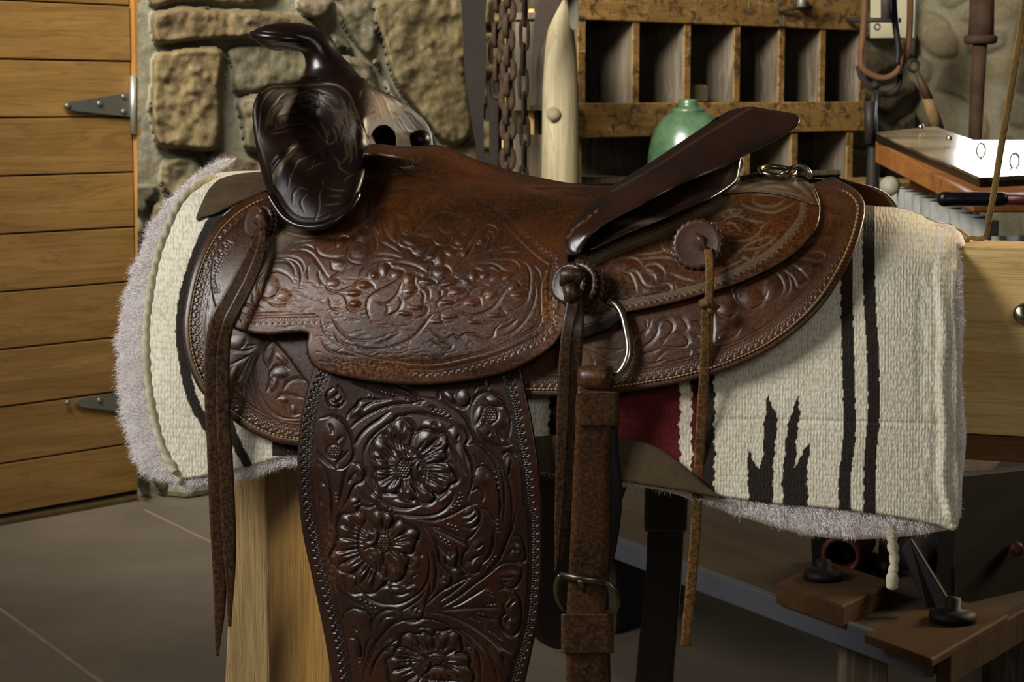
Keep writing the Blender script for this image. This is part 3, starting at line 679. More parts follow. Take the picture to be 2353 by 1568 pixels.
for q in ([(350,750),(420,700),(520,680),(590,700),(620,740)], [(480,780),(530,800),(560,860),(580,940)], [(510,765),(580,790),(620,860),(660,890),(740,890)], [(600,780),(650,740),(720,730),(780,780),(780,820)], [(650,800),(700,810),(720,860)], [(560,660),(700,650),(820,620)], [(600,690),(750,680),(870,690)], [(820,790),(900,830),(1000,850)], [(1210,430),(1280,430),(1330,480),(1330,500)], [(1210,410),(1260,380),(1340,380),(1390,410)], [(1380,400),(1470,420),(1510,410)], [(1340,680),(1420,700),(1440,660),(1500,620)], [(1290,680),(1400,580),(1560,520)], [(1350,240),(1350,290),(1450,330),(1580,350),(1680,310),(1760,260)], [(1420,220),(1500,220),(1600,225),(1660,240)]): cv.cut(fH(q), w=8, d=2.6, side=-1)
for q in ([(580,950),(700,960),(800,930),(830,900),(800,870),(740,870)], [(360,940),(400,980),(500,985),(570,950)], [(860,880),(880,900),(960,880)], [(1240,550),(1350,550),(1450,510),(1500,440),(1560,410)], [(1430,230),(1440,270),(1500,295),(1600,290),(1680,240)], [(1170,780),(1350,690)], [(760,560),(780,620),(870,640)], [(1060,420),(1180,420)], [(1100,395),(1240,330),(1340,320)], [(1250,310),(1290,360),(1360,320)], [(1180,340),(1230,380)], [(1340,620),(1500,590),(1620,500)]): cv.cut(fH(q), w=8, d=2.6, side=1)
pads(cv, fH, 3.18, [(500,730,60,30,-10), (700,760,50,25,20), (460,900,60,50), (700,910,60,25,-5), (820,600,40,20,-20), (1540,250,70,20), (1450,380,60,25), (1300,470,45,25,20), (1400,660,40,25)], 2.4)
cv.cut([(1608, 455), (1640, 441), (1740, 440), (1830, 452), (1884, 472)], w=5, d=3.4, side=-1, taper=False)
sheet('rear_jockey', JO, shift(TJ, .003), 1.5, L_MAIN, saddle, cv, .006, 6, ltone(.12, .8, .9, [(1750, 540, 90, 40, .2), (1400, 650, 60, 50, .1)], [(1440, 545, 120, 18, .4), (1600, 480, 90, 16, .4), (1350, 585, 60, 16, .4), (1760, 430, 120, 14, .3)]))
sheet('rear_jockey', JO, shift(TJ, .003), 10, L_MAIN, saddle, None, .006, 6, ltone(), mirror=True)
# ------------------------------------------------------------------ seat with its jockeys
SEO = [(1422, 430), (1380, 427), (1320, 422), (1260, 412), (1200, 399), (1140, 381), (1080, 361), (1040, 343), (1000, 333), (960, 336), (920, 336), (880, 332), (852, 331), (840, 338), (833, 356), (827, 390), (814, 435), (792, 475), (762, 500), (722, 514), (690, 516), (660, 503), (642, 480), (632, 452), (607, 457), (561, 496), (515, 542), (496, 570), (485, 607), (483, 648), (490, 695), (505, 728), (527, 750), (560, 764), (620, 770), (702, 765), (704, 790), (706, 815), (716, 838), (745, 855), (800, 868), (870, 880), (950, 886), (1030, 882), (1100, 872), (1170, 855), (1230, 826), (1270, 797), (1295, 765), (1318, 730), (1326, 690), (1322, 640), (1308, 600), (1318, 560), (1345, 510), (1385, 465)]
SEP = catmull(SEO, 6, True)
# keep the step in the lower edge crisp
SEP = np.array([p for p in SEP if not (700 < p[0] < 712 and 762 < p[1] < 790 and False)])
cv = Canvas(470, 320, 1440, 900)
bl = [(856, 380), (880, 382), (917, 391)]+fC([(620,-10),(850,70),(1060,160),(1250,260),(1400,360),(1590,510),(1780,700),(1950,860),(2080,950)])
cv.cut(bl, w=2.2, d=1.5, side=0, taper=False)
cv.stamps([(858, 372), (917, 381)]+fC([(640,-48),(860,18),(1080,108),(1270,200),(1430,300),(1620,450),(1810,640),(1980,800),(2120,900)]), 14, 13, -1, 1.3)
rb = fC([(2060,1020),(2010,1150),(2005,1300),(2010,1539)])+fE([(1975,640),(1960,720),(1900,800),(1700,910),(1450,1030),(1200,1110),(950,1170),(700,1215),(450,1210),(250,1180)])
cv.cut(rb, w=4, d=2.0, side=1, taper=False); cv.cut([(x-3, y-4) for x, y in rb], w=2, d=1.2, side=0, taper=False)
cv.stamps(fC([(2110,970),(2090,1100),(2085,1300),(2090,1539)])+fE([(2030,700),(1960,860),(1720,980),(1470,1090),(1210,1170),(960,1230),(700,1270),(450,1265)]), 16, 16, -1, 1.5)
cv.cut([(948, 834), (870, 826), (800, 805), (750, 770), (735, 730)], w=4, d=1.5, side=1, taper=False)
S1 = [ # bevel below/right
 [(480,430),(530,490),(550,590),(580,630),(660,620),(720,540),(800,450),(900,400),(1050,405),(1180,460),(1280,545)],
 [(515,640),(520,720),(560,760),(640,780),(680,830),(750,855),(810,830),(850,795)], [(1040,745),(1120,780),(1210,770),(1250,700),(1300,650),(1350,570)],
 [(1370,550),(1460,530),(1540,570),(1555,650)], [(1320,690),(1340,730),(1400,730),(1445,680),(1420,630)], [(1100,970),(1200,880),(1300,740),(1310,690)],
 [(1160,970),(1300,870),(1420,810),(1530,750)], [(1300,890),(1420,820),(1560,780),(1690,765)], [(1480,850),(1600,820),(1780,820)],
 [(600,1030),(690,1035),(760,1060),(790,1080)], [(700,1060),(700,1140),(730,1200),(690,1260),(600,1310)], [(740,1190),(790,1260),(790,1340),(830,1400),(810,1460),(700,1510)],
 [(720,1120),(760,1080),(840,1080),(900,1110),(930,1145)], [(930,1145),(1000,1090),(1090,1070),(1140,1090)], [(760,1170),(840,1200),(850,1300)], [(970,1200),(965,1270)], [(1060,1200),(970,1200)],
 [(970,190),(1020,260),(1090,290),(1125,350)], [(710,100),(800,130),(880,170)], [(220,230),(205,330),(235,500)]]
S2 = [[(640,665),(720,645),(820,665),(890,650),(930,620)], [(920,490),(930,570),(980,615),(1060,620),(1140,580),(1220,560)], [(1065,630),(1060,690),(1000,740),(920,735),(870,680)],
 [(620,320),(680,295),(740,300)], [(740,320),(740,380),(770,420)], [(860,195),(850,240),(800,270),(750,300)], [(345,610),(310,500),(320,380),(370,280),(450,235),(560,235)],
 [(270,260),(310,160),(380,90),(470,40)], [(340,250),(420,180),(540,150),(640,155),(730,200),(775,260)], [(365,500),(370,580),(430,680),(510,740),(600,820)],
 [(1410,630),(1460,610),(1500,650),(1470,730)], [(760,870),(800,910),(870,910),(910,960),(990,955),(1030,900),(1090,880),(1140,840),(1150,790)], [(840,1050),(850,990),(920,960),(1010,965),(1060,1010),(1060,1060)],
 [(110,1080),(160,1000),(240,930),(340,905),(480,900)], [(420,940),(540,930),(680,960),(780,1010),(830,1040)], [(240,850),(400,850),(560,880)], [(310,700),(420,760),(540,825)], [(200,530),(280,600),(320,680)],
 [(595,1040),(540,1090),(420,1160),(300,1220),(220,1280),(190,1370),(210,1460),(250,1540)], [(200,1060),(230,1010),(310,980),(320,960),(370,930),(420,940),(460,985),(560,1000),(595,1040)],
 [(555,1130),(530,1200),(490,1270),(400,1340),(280,1330)], [(510,1260),(550,1330),(520,1410),(440,1460),(370,1470)], [(380,1350),(410,1400),(400,1450)], [(0,1180),(80,1160),(110,1120),(180,1110),(250,1150),(280,1200)]]
for q in S1: cv.cut(fC(q), w=9, d=2.9, side=1)
for q in S2: cv.cut(fC(q), w=9, d=2.9, side=-1)
pads(cv, fC, 4.525, [(590,440,65,30,25), (635,560,50,35), (470,540,35,80), (640,700,70,30,20), (760,780,65,35,-15), (870,850,50,35), (955,870,35,60), (1060,815,45,30,20), (1160,705,45,28,10), (1210,810,35,45), (1250,600,60,25,-15), (820,335,35,35), (910,260,30,40), (690,370,35,60), (1040,330,25,25), (1185,350,25,25), (1270,470,30,20), (960,1020,60,45), (375,990,35,55), (270,1060,40,35), (510,1040,45,30,-20), (160,1150,45,30), (630,1090,35,45,20), (640,1210,50,30,-10), (700,1390,70,20,5), (590,1450,60,20,10), (820,1120,70,25,10), (1050,1135,65,22,-12), (1380,680,25,25), (60,1240,50,30), (60,1350,50,30)], 3.2)
E1 = [[(990,130),(1110,80),(1240,40),(1350,35),(1450,70),(1500,110),(1560,130),(1640,125)], [(1100,120),(1180,95),(1280,130),(1360,95),(1450,130)], [(760,560),(745,500),(790,450),(860,400),(880,350),(960,300),(1080,305)],
 [(920,520),(1020,470),(1130,435),(1230,440),(1260,530)], [(1100,430),(1160,340),(1260,290),(1370,300)], [(1250,440),(1310,350),(1420,300),(1560,265)], [(1310,0),(1500,0),(1620,10),(1690,60),(1700,130)], [(1700,-10),(1790,60),(1830,180),(1820,330),(1800,450),(1720,530),(1600,590)],
 [(1860,50),(1930,140),(1960,260)], [(1880,230),(1890,400),(1850,560),(1750,720),(1600,850),(1480,880)], [(60,1040),(250,1000),(430,920),(560,800),(680,640),(760,620)], [(0,980),(150,940),(310,850)], [(780,600),(780,680),(830,760)]]
E2 = [[(800,590),(900,555),(1000,590),(1120,625),(1250,615),(1370,560),(1450,480),(1520,370),(1600,270),(1680,235),(1720,290),(1730,340)], [(1740,330),(1800,350),(1810,430),(1770,470),(1700,500)],
 [(580,800),(650,800),(710,840),(780,890),(850,910),(930,870),(1000,890),(1080,850),(1200,855),(1300,910),(1390,890),(1420,810),(1500,720)], [(610,970),(680,930),(760,960),(850,960),(920,1000),(880,1040),(800,1010),(770,980)], [(1470,540),(1520,580),(1550,620)], [(1440,810),(1560,770),(1680,690)]]
for q in E1: cv.cut(fE(q), w=8, d=2.2, side=-1)
for q in E2: cv.cut(fE(q), w=8, d=2.4, side=1)
pads(cv, fE, 5.115, [(975,365,65,35), (850,490,65,25), (1090,250,55,28,20), (1165,175,40,50), (1300,165,45,30,-30), (1440,185,65,28,-30), (1580,180,60,25,-25), (1640,300,50,30,-35), (1700,400,70,25,-5), (890,650,75,25,-5), (740,710,70,22), (1180,720,60,15), (1420,640,70,20), (1150,500,70,30), (1380,400,60,40,-30)], 2.6)
D1 = [[(885,260),(960,200),(1010,140),(1080,90),(1140,60),(1200,90),(1230,150)], [(1230,160),(1240,110),(1300,85),(1380,110),(1430,180),(1430,280),(1380,350),(1300,420),(1200,400),(1155,350)], [(1070,270),(1060,210),(1110,170),(1180,180),(1160,240),(1100,270)],
 [(640,300),(760,290),(850,330),(920,420),(990,530),(1040,560)], [(700,280),(800,250),(880,290)], [(380,380),(500,330),(620,280),(700,230),(870,210)], [(410,400),(520,360),(640,350),(740,380),(780,460),(760,530)], [(500,370),(600,370),(700,400),(750,470),(755,560),(740,620)],
 [(690,590),(640,530),(560,490),(480,500),(400,560),(380,640),(400,710),(460,730),(520,700),(560,640),(610,630),(650,660)], [(350,660),(370,560),(430,490)], [(320,680),(340,770),(420,830)], [(820,450),(820,560)], [(910,480),(930,560),(970,610)], [(980,590),(1000,640),(1070,665),(1160,640),(1230,620)], [(980,590),(1010,550),(1100,490),(1200,440)],
 [(1230,620),(1270,580),(1350,570),(1410,620)], [(180,790),(200,770),(270,780),(350,820),(430,840)], [(500,400),(620,390),(680,440),(700,520)]]
D2 = [[(1160,350),(1200,270),(1260,215),(1330,250)], [(880,260),(910,330),(980,360),(1070,365),(1130,350)], [(440,740),(500,790),(580,800),(680,760)], [(1020,400),(1030,460),(1090,480),(1130,460)], [(1060,670),(1130,700),(1165,760),(1180,830),(1260,855),(1340,830)], [(1000,720),(1030,820),(1130,840)],
 [(1010,860),(1060,960),(1120,1040),(1200,1100),(1320,1110),(1450,1100)], [(930,1090),(980,1180),(1080,1230),(1250,1260)], [(1040,1030),(1100,1120),(1250,1180)], [(1200,1150),(1350,1190),(1500,1190)]]
for q in D1: cv.cut(fD(q), w=9, d=2.6, side=1)
for q in D2: cv.cut(fD(q), w=9, d=2.6, side=-1)
pads(cv, fD, 3.92, [(1110,230,40,25,-40), (1290,300,70,50,-20), (1095,410,45,22), (1320,610,50,30), (1410,520,30,20), (1230,680,60,20), (1230,780,50,22), (1040,590,45,35), (480,620,60,70), (590,700,60,40), (220,700,40,25), (1300,140,60,40,30)], 2.6)
fb = fD([(160,800),(230,870),(320,890),(500,885),(750,880),(880,875)])
cv.cut(fb, w=4, d=2.2, side=1, taper=False); cv.cut(fD([(280,855),(450,865),(620,860)]), w=3, d=1.8, side=0)
cv.stamps([(x, y+6) for x, y in fb], 13, 13, 1, 1.5)
rim = [(655, 535), (690, 545), (735, 544), (780, 524), (815, 488), (838, 440), (850, 385)]
cv.cut([(x, y) for x, y in rim], w=4, d=2.0, side=-1, taper=False)
cv.stamps([(650, 527), (690, 534), (730, 533), (770, 515), (802, 480), (824, 435), (838, 380), (843, 350)], 14, 15, -1, 1.5)
cv.stamps([(640, 545), (622, 562), (600, 572)], 10, 12, 1, 1.3); cv.stamps(fJ([(560,740),(500,850),(450,960),(430,1080),(450,1130)]), 17, 20, 1, 1.5)
for k in range(420):   # fine creases across the worn lower seat
    x = rng.uniform(620, 1290); y = rng.uniform(640, 850); L = rng.uniform(10, 34); a = rng.normal(0, .18)-.0006*(x-900)
    if x < 720 and y > 760: continue
    cv.cut([(x, y), (x+L*.5, y+rng.normal(0, 2)+math.sin(a)*L*.5), (x+L, y+math.sin(a)*L)], w=1.3, d=.9, side=0)
def seatextra(px, py, dist):
    # gentle outward swell of the jockey above its lower rim and a hollow where the strings pull
    return 16*np.exp(-((px-960)/330)**2-((py-640)/150)**2)-10*np.exp(-((px-1290)/60)**2-((py-690)/90)**2)+9*np.exp(-((px-1000)/300)**2-((py-815)/38)**2)
def seat_d(px, py):
    k = np.clip((410-py)/75, 0, 1); k = k*k*(3-2*k); return TT(px, py)-.005-.10*k*np.exp(-(np.maximum(px-845, 0)/95)**2)
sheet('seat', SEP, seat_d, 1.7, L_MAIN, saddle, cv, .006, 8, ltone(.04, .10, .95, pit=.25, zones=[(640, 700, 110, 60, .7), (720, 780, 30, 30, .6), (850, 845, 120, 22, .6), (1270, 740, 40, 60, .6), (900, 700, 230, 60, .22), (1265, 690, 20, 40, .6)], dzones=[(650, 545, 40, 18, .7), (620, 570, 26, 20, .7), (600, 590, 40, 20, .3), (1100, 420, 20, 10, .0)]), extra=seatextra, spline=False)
sheet('seat', SEP, shift(TT, .005), 10, L_MAIN, saddle, None, .006, 8, ltone(), mirror=True, spline=False, mdrop=.007)

# ------------------------------------------------------------------ fork (swells)
L_FORK = leather('fork_leather', sr(20, 10, 6), sr(36, 18, 9), sr(136, 92, 42), .36, .0, .14, 0, spec=.22)
FKO = [(615, 442), (604, 410), (596, 375), (588, 335), (582, 295), (580, 258), (586, 230), (598, 208), (615, 196), (640, 193), (672, 191), (690, 184), (701, 176), (770, 175), (830, 178), (850, 194), (866, 204), (885, 212), (905, 222), (930, 237), (955, 256), (975, 275), (988, 296), (993, 318), (996, 345), (990, 360), (900, 362), (850, 362), (842, 380), (836, 410), (826, 440), (806, 476), (775, 502), (740, 518), (700, 521), (668, 510), (645, 488), (630, 465)]
fkc = [(583,260,-.130),(581,300,-.138),(590,345,-.145),(600,390,-.155),(615,440,-.168),(602,206,-.115),(640,194,-.08),(675,190,-.055),(650,498,-.186),(700,520,-.192),(760,505,-.190),(806,472,-.176),(832,410,-.146),(842,360,-.115),
       (700,285,-.078),(720,325,-.100),(655,295,-.115),(640,255,-.112),(618,300,-.136),(640,360,-.168),(668,330,-.150),(630,400,-.170),(700,420,-.160),(760,430,-.150),(760,250,-.065),(790,300,-.084),(820,280,-.088),(700,205,-.048),(700,235,-.066),(750,190,-.036),(808,205,-.046),(838,270,-.090),(846,310,-.096),(770,370,-.124),(700,370,-.140),(805,345,-.105),
       (832,180,-.022),(866,212,-.006),(868,260,-.024),(865,320,-.030),(905,300,0.0),(910,345,-.02),(930,240,.05),(985,290,.125),(994,335,.13),(955,320,.09),(900,222,.025),(945,285,.07)]
fkv = tps(fkc, 3e-3)
cv = Canvas(570, 165, 1010, 530)
GL = [[(240,570),(300,540),(440,500),(600,490),(700,540),(750,620)], [(240,590),(380,560),(500,525)], [(540,420),(640,470),(700,520)], [(490,270),(600,310),(690,340),(740,320),(740,240),(720,170)], [(500,240),(590,270)], [(580,210),(640,260)], [(670,190),(690,240)], [(420,420),(420,480),(460,490)], [(320,480),(320,530)], [(360,460),(370,500)], [(460,430),(470,480)],
 [(430,1110),(450,1000),(510,900),(540,850),(620,810),(690,765)], [(600,950),(700,890),(780,860)], [(620,1170),(570,1220),(560,1270),(590,1350)], [(780,1110),(740,1170),(740,1250),(730,1330),(690,1440)], [(770,1020),(770,1090)], [(810,1110),(900,1130),(1010,1140)], [(480,1270),(480,1170),(540,1110),(620,1130)], [(820,1190),(960,1190)], [(770,1280),(950,1260)], [(750,1410),(850,1370)], [(1070,980),(1000,1020),(980,1060)], [(860,790),(930,860),(940,920),(1040,980)],
 [(900,470),(930,430),(970,480),(1000,580),(970,680)], [(870,420),(900,350),(940,400),(970,440),(960,380)], [(740,450),(800,560),(830,590),(820,530)], [(860,520),(900,600),(900,680)], [(1020,230),(1060,400),(1070,500),(1040,640)], [(1090,340),(1080,400),(1100,440),(1110,360)], [(1090,500),(1160,560)], [(980,250),(1000,380),(1010,520)], [(1100,480),(1170,580),(1230,680)], [(780,640),(830,680),(900,650)], [(340,400),(460,380)], [(380,300),(300,400),(260,480)], [(780,520),(820,640),(800,700)], [(930,200),(980,300),(1000,420)], [(1180,60),(1240,120),(1300,200)]]
for q in GL: cv.cut(fG(q), w=5, d=1.6, side=1)
cv.cut(fG([(290,1080),(290,960),(350,860),(430,780),(500,720),(560,690)]), w=16, d=4.5, side=1)
cv.cut(fG([(170,180),(260,130),(400,112),(640,103),(860,103),(960,140),(1030,200),(1080,320),(1120,420),(1180,560),(1230,680)]), w=6, d=2.6, side=1, taper=False)
cv.cut(fG([(300,150),(230,220),(170,330),(150,480),(150,620),(200,800),(250,1000)]), w=5, d=1.6, side=1)
f6 = fr(560, 30, 4.9)
for q in ([(1500,850),(1580,960),(1640,1100),(1720,1250),(1850,1400),(1920,1460)], [(1600,880),(1700,980),(1800,1100),(1950,1300),(2080,1400)], [(1650,900),(1780,990),(1900,1080),(2000,1200),(2080,1340)], [(1640,1090),(1740,1180),(1800,1300)], [(1700,1200),(1760,1220),(1850,1290),(1900,1350)], [(1820,1130),(1900,1160),(1920,1220)], [(1780,1060),(1850,1080),(1860,1040)], [(1900,1080),(1960,1180),(2000,1220)], [(1700,1240),(1740,1320),(1820,1420)], [(1850,1330),(1930,1400)], [(1420,850),(1500,1000),(1560,1200)], [(1340,870),(1310,960)]): cv.cut(f6(q), w=6, d=2.8, side=1)
for k in range(46):   # fine carved veins sweeping round the swell
    a0 = rng.uniform(-2.9, .25); rr = rng.uniform(.62, .96); L = rng.uniform(.25, .6); ph = rng.uniform(0, 6)
    cv.cut([(712+118*(rr+.03*math.sin(ph+3*q))*math.cos(a0+L*q)*(1 if math.cos(a0+L*q) < 0 else .98), 325+126*(rr+.03*math.sin(ph+3*q))*math.sin(a0+L*q)) for q in (0, .25, .5, .75, 1)], w=2.4, d=1.3, side=0)
for k in range(16):
    x = 905+k*4.6; y = 232+k*3.6; cv.cut([(x, y), (x+10, y+22), (x+16, y+44), (x+30, y+60)], w=3, d=1.8, side=1)
for k in range(10): cv.pad(*f6([(1750+k*12, 1180+k*18)])[0], 5, 3, 40, 1.5)
HOLE = catmull([(853, 322), (856, 306), (866, 294), (880, 289), (894, 294), (904, 306), (907, 322), (902, 350), (880, 356), (858, 350)], 5, True)
fkd = lambda px, py: tv(px, py, fkv(px, py))
cvg = [(705, 190), (840, 190)]
ARC = catmull([(628, 440), (624, 412), (630, 388), (644, 368), (664, 350), (688, 336), (716, 326), (744, 330), (760, 345)], 6)
def fkx(px, py, dist):
    d, qx, qy = nearest(px, py, ARC, False); sg = np.sign((px-qx)*.75+(py-qy)*.66)
    low = 1/(1+np.exp(-d*sg/2.5)); win = np.exp(-np.maximum((px-700)/90, 0)**2)
    r = 7*np.exp(-((d*sg+13)/11)**2)*win+5*low*np.exp(-(d/45)**2)*win
    r = r+15*np.exp(-((px-712)/68)**2-((py-425)/72)**2)-20*np.exp(-((px-722)/52)**2-((py-272)/48)**2)
    return 1.9*r*np.clip(dist/22, 0, 1)
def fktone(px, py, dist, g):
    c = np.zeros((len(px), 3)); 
    gold_glare = np.clip(1-np.abs((px-(868+(py-250)*.12))/34), 0, 1)*np.clip((py-200)/40, 0, 1)  # golden glare on the fork's back, put in as a paler leather colour
    c[:, 0] = .12*np.clip(g/2, 0, 1)+gold_glare*.8; c[:, 1] = .32*np.clip(g/2.0, 0, 1); c[:, 2] = .5*np.clip(1-dist/8, 0, 1)
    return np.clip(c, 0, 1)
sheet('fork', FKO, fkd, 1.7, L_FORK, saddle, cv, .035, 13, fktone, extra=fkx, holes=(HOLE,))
sheet('hole_dark_sheet', [(835, 275), (880, 268), (925, 280), (935, 330), (925, 365), (840, 365), (830, 330)], lambda x, y: fkd(x, y)+.05, 5, L_BLACK, saddle, None, .006, 3, None)  # black sheet standing in for the shade inside the hand hole
def pvv(px, py, dv=0): return pv(px, py, float(fkv(np.array([px]), np.array([py]))[0])+dv)
mb = MB(); mb.tube([pvv(x, y, -.004) for x, y in catmull([(616, 444), (632, 472), (652, 499), (680, 517), (712, 523), (748, 519), (782, 500), (808, 474), (826, 442)], 5)], [.0015]+[.0035]*39+[.0015], 10); mb.build('fork_welt', L_DARK, saddle)
mb = MB(); mb.lathe(pvv(966, 322, -.02), (.5, -.8, .3), [(.011, -.004), (.013, 0), (.011, .006), (.005, .010), (0, .011)], 20); mb.build('far_string_button', L_FORK, saddle)

# ------------------------------------------------------------------ horn
secs = [((699, 186), (832, 184), .036), ((702, 176), (822, 174), .031), ((704, 162), (811, 160), .026), ((706, 150), (802, 148), .0235), ((704, 134), (786, 132), .0215), ((697, 121), (772, 112), .022), ((678, 118), (760, 90), .026), ((655, 115), (745, 74), .032), ((636, 117), (722, 62), .0365), ((617, 111), (692, 54), .038), ((603, 101), (660, 52), .036), ((596, 92), (630, 56), .030), ((591, 84), (608, 64), .021), ((591, 79), (595, 73), .008)]
secs = np.array([[a[0], a[1], b[0], b[1], r] for a, b, r in secs])
SP = catmull(secs, 6); V = []; K = 40
for a0, a1, b0, b1, r in SP:
    A = pv(a0, a1, 0.0); B = pv(b0, b1, 0.0); c = (A+B)/2; h = (B-A)/2
    for k in range(K):
        th = 2*math.pi*k/K; V.append(c+h*math.cos(th)+AV*max(r, .003)*math.sin(th))
n = len(SP); q = [(i*K+k, i*K+(k+1) % K, (i+1)*K+(k+1) % K, (i+1)*K+k) for i in range(n-1) for k in range(K)]
horn = MB(); horn.add(V, q+[tuple(range(K-1, -1, -1)), tuple((n-1)*K+k for k in range(K))], True)
ho = horn.build('horn', L_DARK, saddle)
def horn_pt(cx, cy, hx, hy, rl, th): # ring round the horn cap in its tilted plane
    A = pv(cx-hx, cy-hy, 0); B = pv(cx+hx, cy+hy, 0); c = (A+B)/2; h = (B-A)/2
    return c+h*math.cos(th)+AV*rl*math.sin(th)
mb = MB(); mb.tube([horn_pt(660, 88, 69, 7, .0405, th) for th in np.linspace(math.pi*.92, math.pi*2.12, 40)], [.0025]+[.0052]*38+[.0025], 10); mb.build('horn_binding', L_DARK, ho)
mb = MB(); mb.tube([horn_pt(660, 81, 67, 5, .0395, th) for th in np.linspace(math.pi*.95, math.pi*2.05, 40)], .0016, 8); mb.build('horn_binding', L_DARK, ho)

# ------------------------------------------------------------------ cantle: dark back, rolled rim
L_CANT = leather('cantle_leather', sr(34, 17, 9), sr(54, 27, 13), sr(136, 92, 48), .30, .0, .10, .4)
CBO = [(1350, 572), (1352, 550), (1384, 505), (1469, 455), (1547, 410), (1640, 360), (1706, 335), (1702, 370), (1697, 400), (1690, 418), (1665, 437), (1630, 458), (1541, 497), (1437, 540), (1370, 572)]
cbv = tps([(1350,570,-.19),(1384,515,-.165),(1437,540,-.185),(1541,497,-.17),(1630,458,-.135),(1690,420,-.07),(1700,370,-.035),(1706,335,-.02),(1640,370,-.05),(1547,420,-.10),(1469,460,-.14)], 3e-3)
cv = Canvas(1330, 320, 1720, 590)
for k in range(5): cv.cut([(1662+k*9, 420), (1680+k*6, 395), (1690+k*5, 360)], w=4, d=1.8, side=1)
cv.cut([(1360, 565), (1440, 525), (1540, 480), (1630, 440)], w=3, d=1.2, side=1)
sheet('cantle_back', CBO, lambda x, y: tv(x, y, cbv(x, y)), 3, L_DARK, saddle, cv, .02, 4, ltone(0, .4, .3, (), [(1500, 510, 120, 8, .5)]))
CRO = [(1314, 588), (1301, 577), (1297, 556), (1300, 536), (1311, 518), (1330, 494), (1352, 472), (1374, 452), (1412, 424), (1450, 400), (1486, 378), (1547, 338), (1608, 297), (1649, 269), (1672, 256), (1690, 250), (1727, 245), (1771, 252), (1810, 258), (1829, 262), (1838, 272), (1836, 284), (1822, 298), (1790, 318), (1743, 344), (1710, 358), (1673, 381), (1626, 400), (1547, 434), (1469, 476), (1400, 512), (1368, 536), (1352, 554), (1340, 575), (1330, 588)]
crv = tps([(1314,585,-.200),(1300,556,-.196),(1340,540,-.200),(1340,575,-.196),(1352,472,-.150),(1400,500,-.185),(1374,455,-.130),(1412,426,-.098),(1450,440,-.150),(1500,440,-.163),(1486,380,-.070),(1540,400,-.120),(1547,434,-.140),(1600,390,-.110),(1547,340,-.045),(1608,299,-.015),(1626,400,-.105),(1673,381,-.075),(1700,350,-.060),(1649,270,.015),(1690,252,.04),(1690,300,-.010),(1727,246,.045),(1771,253,.04),(1829,262,.02),(1838,275,.0),(1810,305,-.015),(1743,344,-.045),(1760,290,.01)], 4e-3)
cv = Canvas(1290, 240, 1850, 600)
seam = [(1440, 410), (1486, 384), (1547, 346), (1608, 304), (1660, 273), (1690, 257), (1722, 247)]
seam2 = [(1405, 440), (1450, 415), (1530, 368), (1600, 322), (1665, 283), (1700, 262), (1727, 246)]
cv.cut(seam2, w=3, d=2.0, side=0, taper=False)
for x, y in resample(catmull([(a+3, b+4) for a, b in seam2]), 9): cv.pad(x, y, 3, 1.5, -35, .9)
def crtone(px, py, dist, g):
    c = ltone(.0, .3, .25)(px, py, dist, g)
    d, _, _ = nearest(px, py, catmull([(1304, 545), (1318, 527), (1345, 505), (1372, 484)]), False)
    c[:, 0] += .9*np.clip(1-d/5, 0, 1); return np.clip(c, 0, 1)
sheet('cantle_roll', CRO, lambda x, y: tv(x, y, crv(x, y)), 2.0, L_CANT, saddle, cv, .02, 18, crtone)
sheet('cantle_roll', CRO[:14]+[(1640, 300), (1630, 350), (1600, 395)]+CRO[30:], lambda x, y: tv(x, y, np.minimum(crv(x, y), -.012)), 8, L_DARK, saddle, None, .02, 12, ltone(), mirror=True)

# ------------------------------------------------------------------ rings and strap behind the cantle
P0 = lambda x, y, v: pv(x, y, v)
mb = MB(); c = P0(1785, 394, -.03); A = P0(1824, 400, -.03)-c; B = AV*.02+np.array([0, 0, .004])
mb.tube([c+A*math.cos(t)+B*math.sin(t)*.9 for t in np.linspace(0, 2*math.pi, 33)], .0030, 10, caps=False); mb.build('ring', STEEL, saddle)
mb = MB(); mb.tube([P0(x, y, v) for x, y, v in catmull([(1795, 402, -.045), (1806, 396, -.045), (1818, 388, -.04), (1834, 383, -.03), (1850, 387, -.03), (1859, 398, -.03), (1857, 412, -.03)], 5)], [.0025]+[.004]*29+[.003], 10, flat=.8); mb.build('dee', STEEL, saddle)
mb = MB(); ribbon(mb, [(1700, 410, 5, tv(1700, 410, -.03)), (1740, 404, 6, tv(1740, 404, -.035)), (1780, 404, 6, tv(1780, 404, -.045)), (1815, 405, 5, tv(1815, 405, -.045))], .004); mb.build('back_strap', L_STRAP, saddle)
CPO = [(1700, 418), (1740, 410), (1800, 404), (1836, 410), (1862, 428), (1876, 455), (1880, 472), (1850, 464), (1800, 450), (1740, 442), (1690, 444), (1660, 448), (1676, 432)]
cv = Canvas(1650, 395, 1890, 480)
for q in ([(1700,436),(1740,420),(1790,414)], [(1720,438),(1780,428),(1830,440)], [(1800,412),(1840,430),(1868,462)], [(1750,440),(1790,444)], [(1690,444),(1750,436),(1830,448),(1876,470)]): cv.cut(q, w=4, d=2, side=0)
sheet('jockey_plate', CPO, shift(TJ, .008), 2, L_MAIN, saddle, cv, .004, 4, ltone(.1, .8, .5, (), [(1760, 425, 80, 20, .4)]))

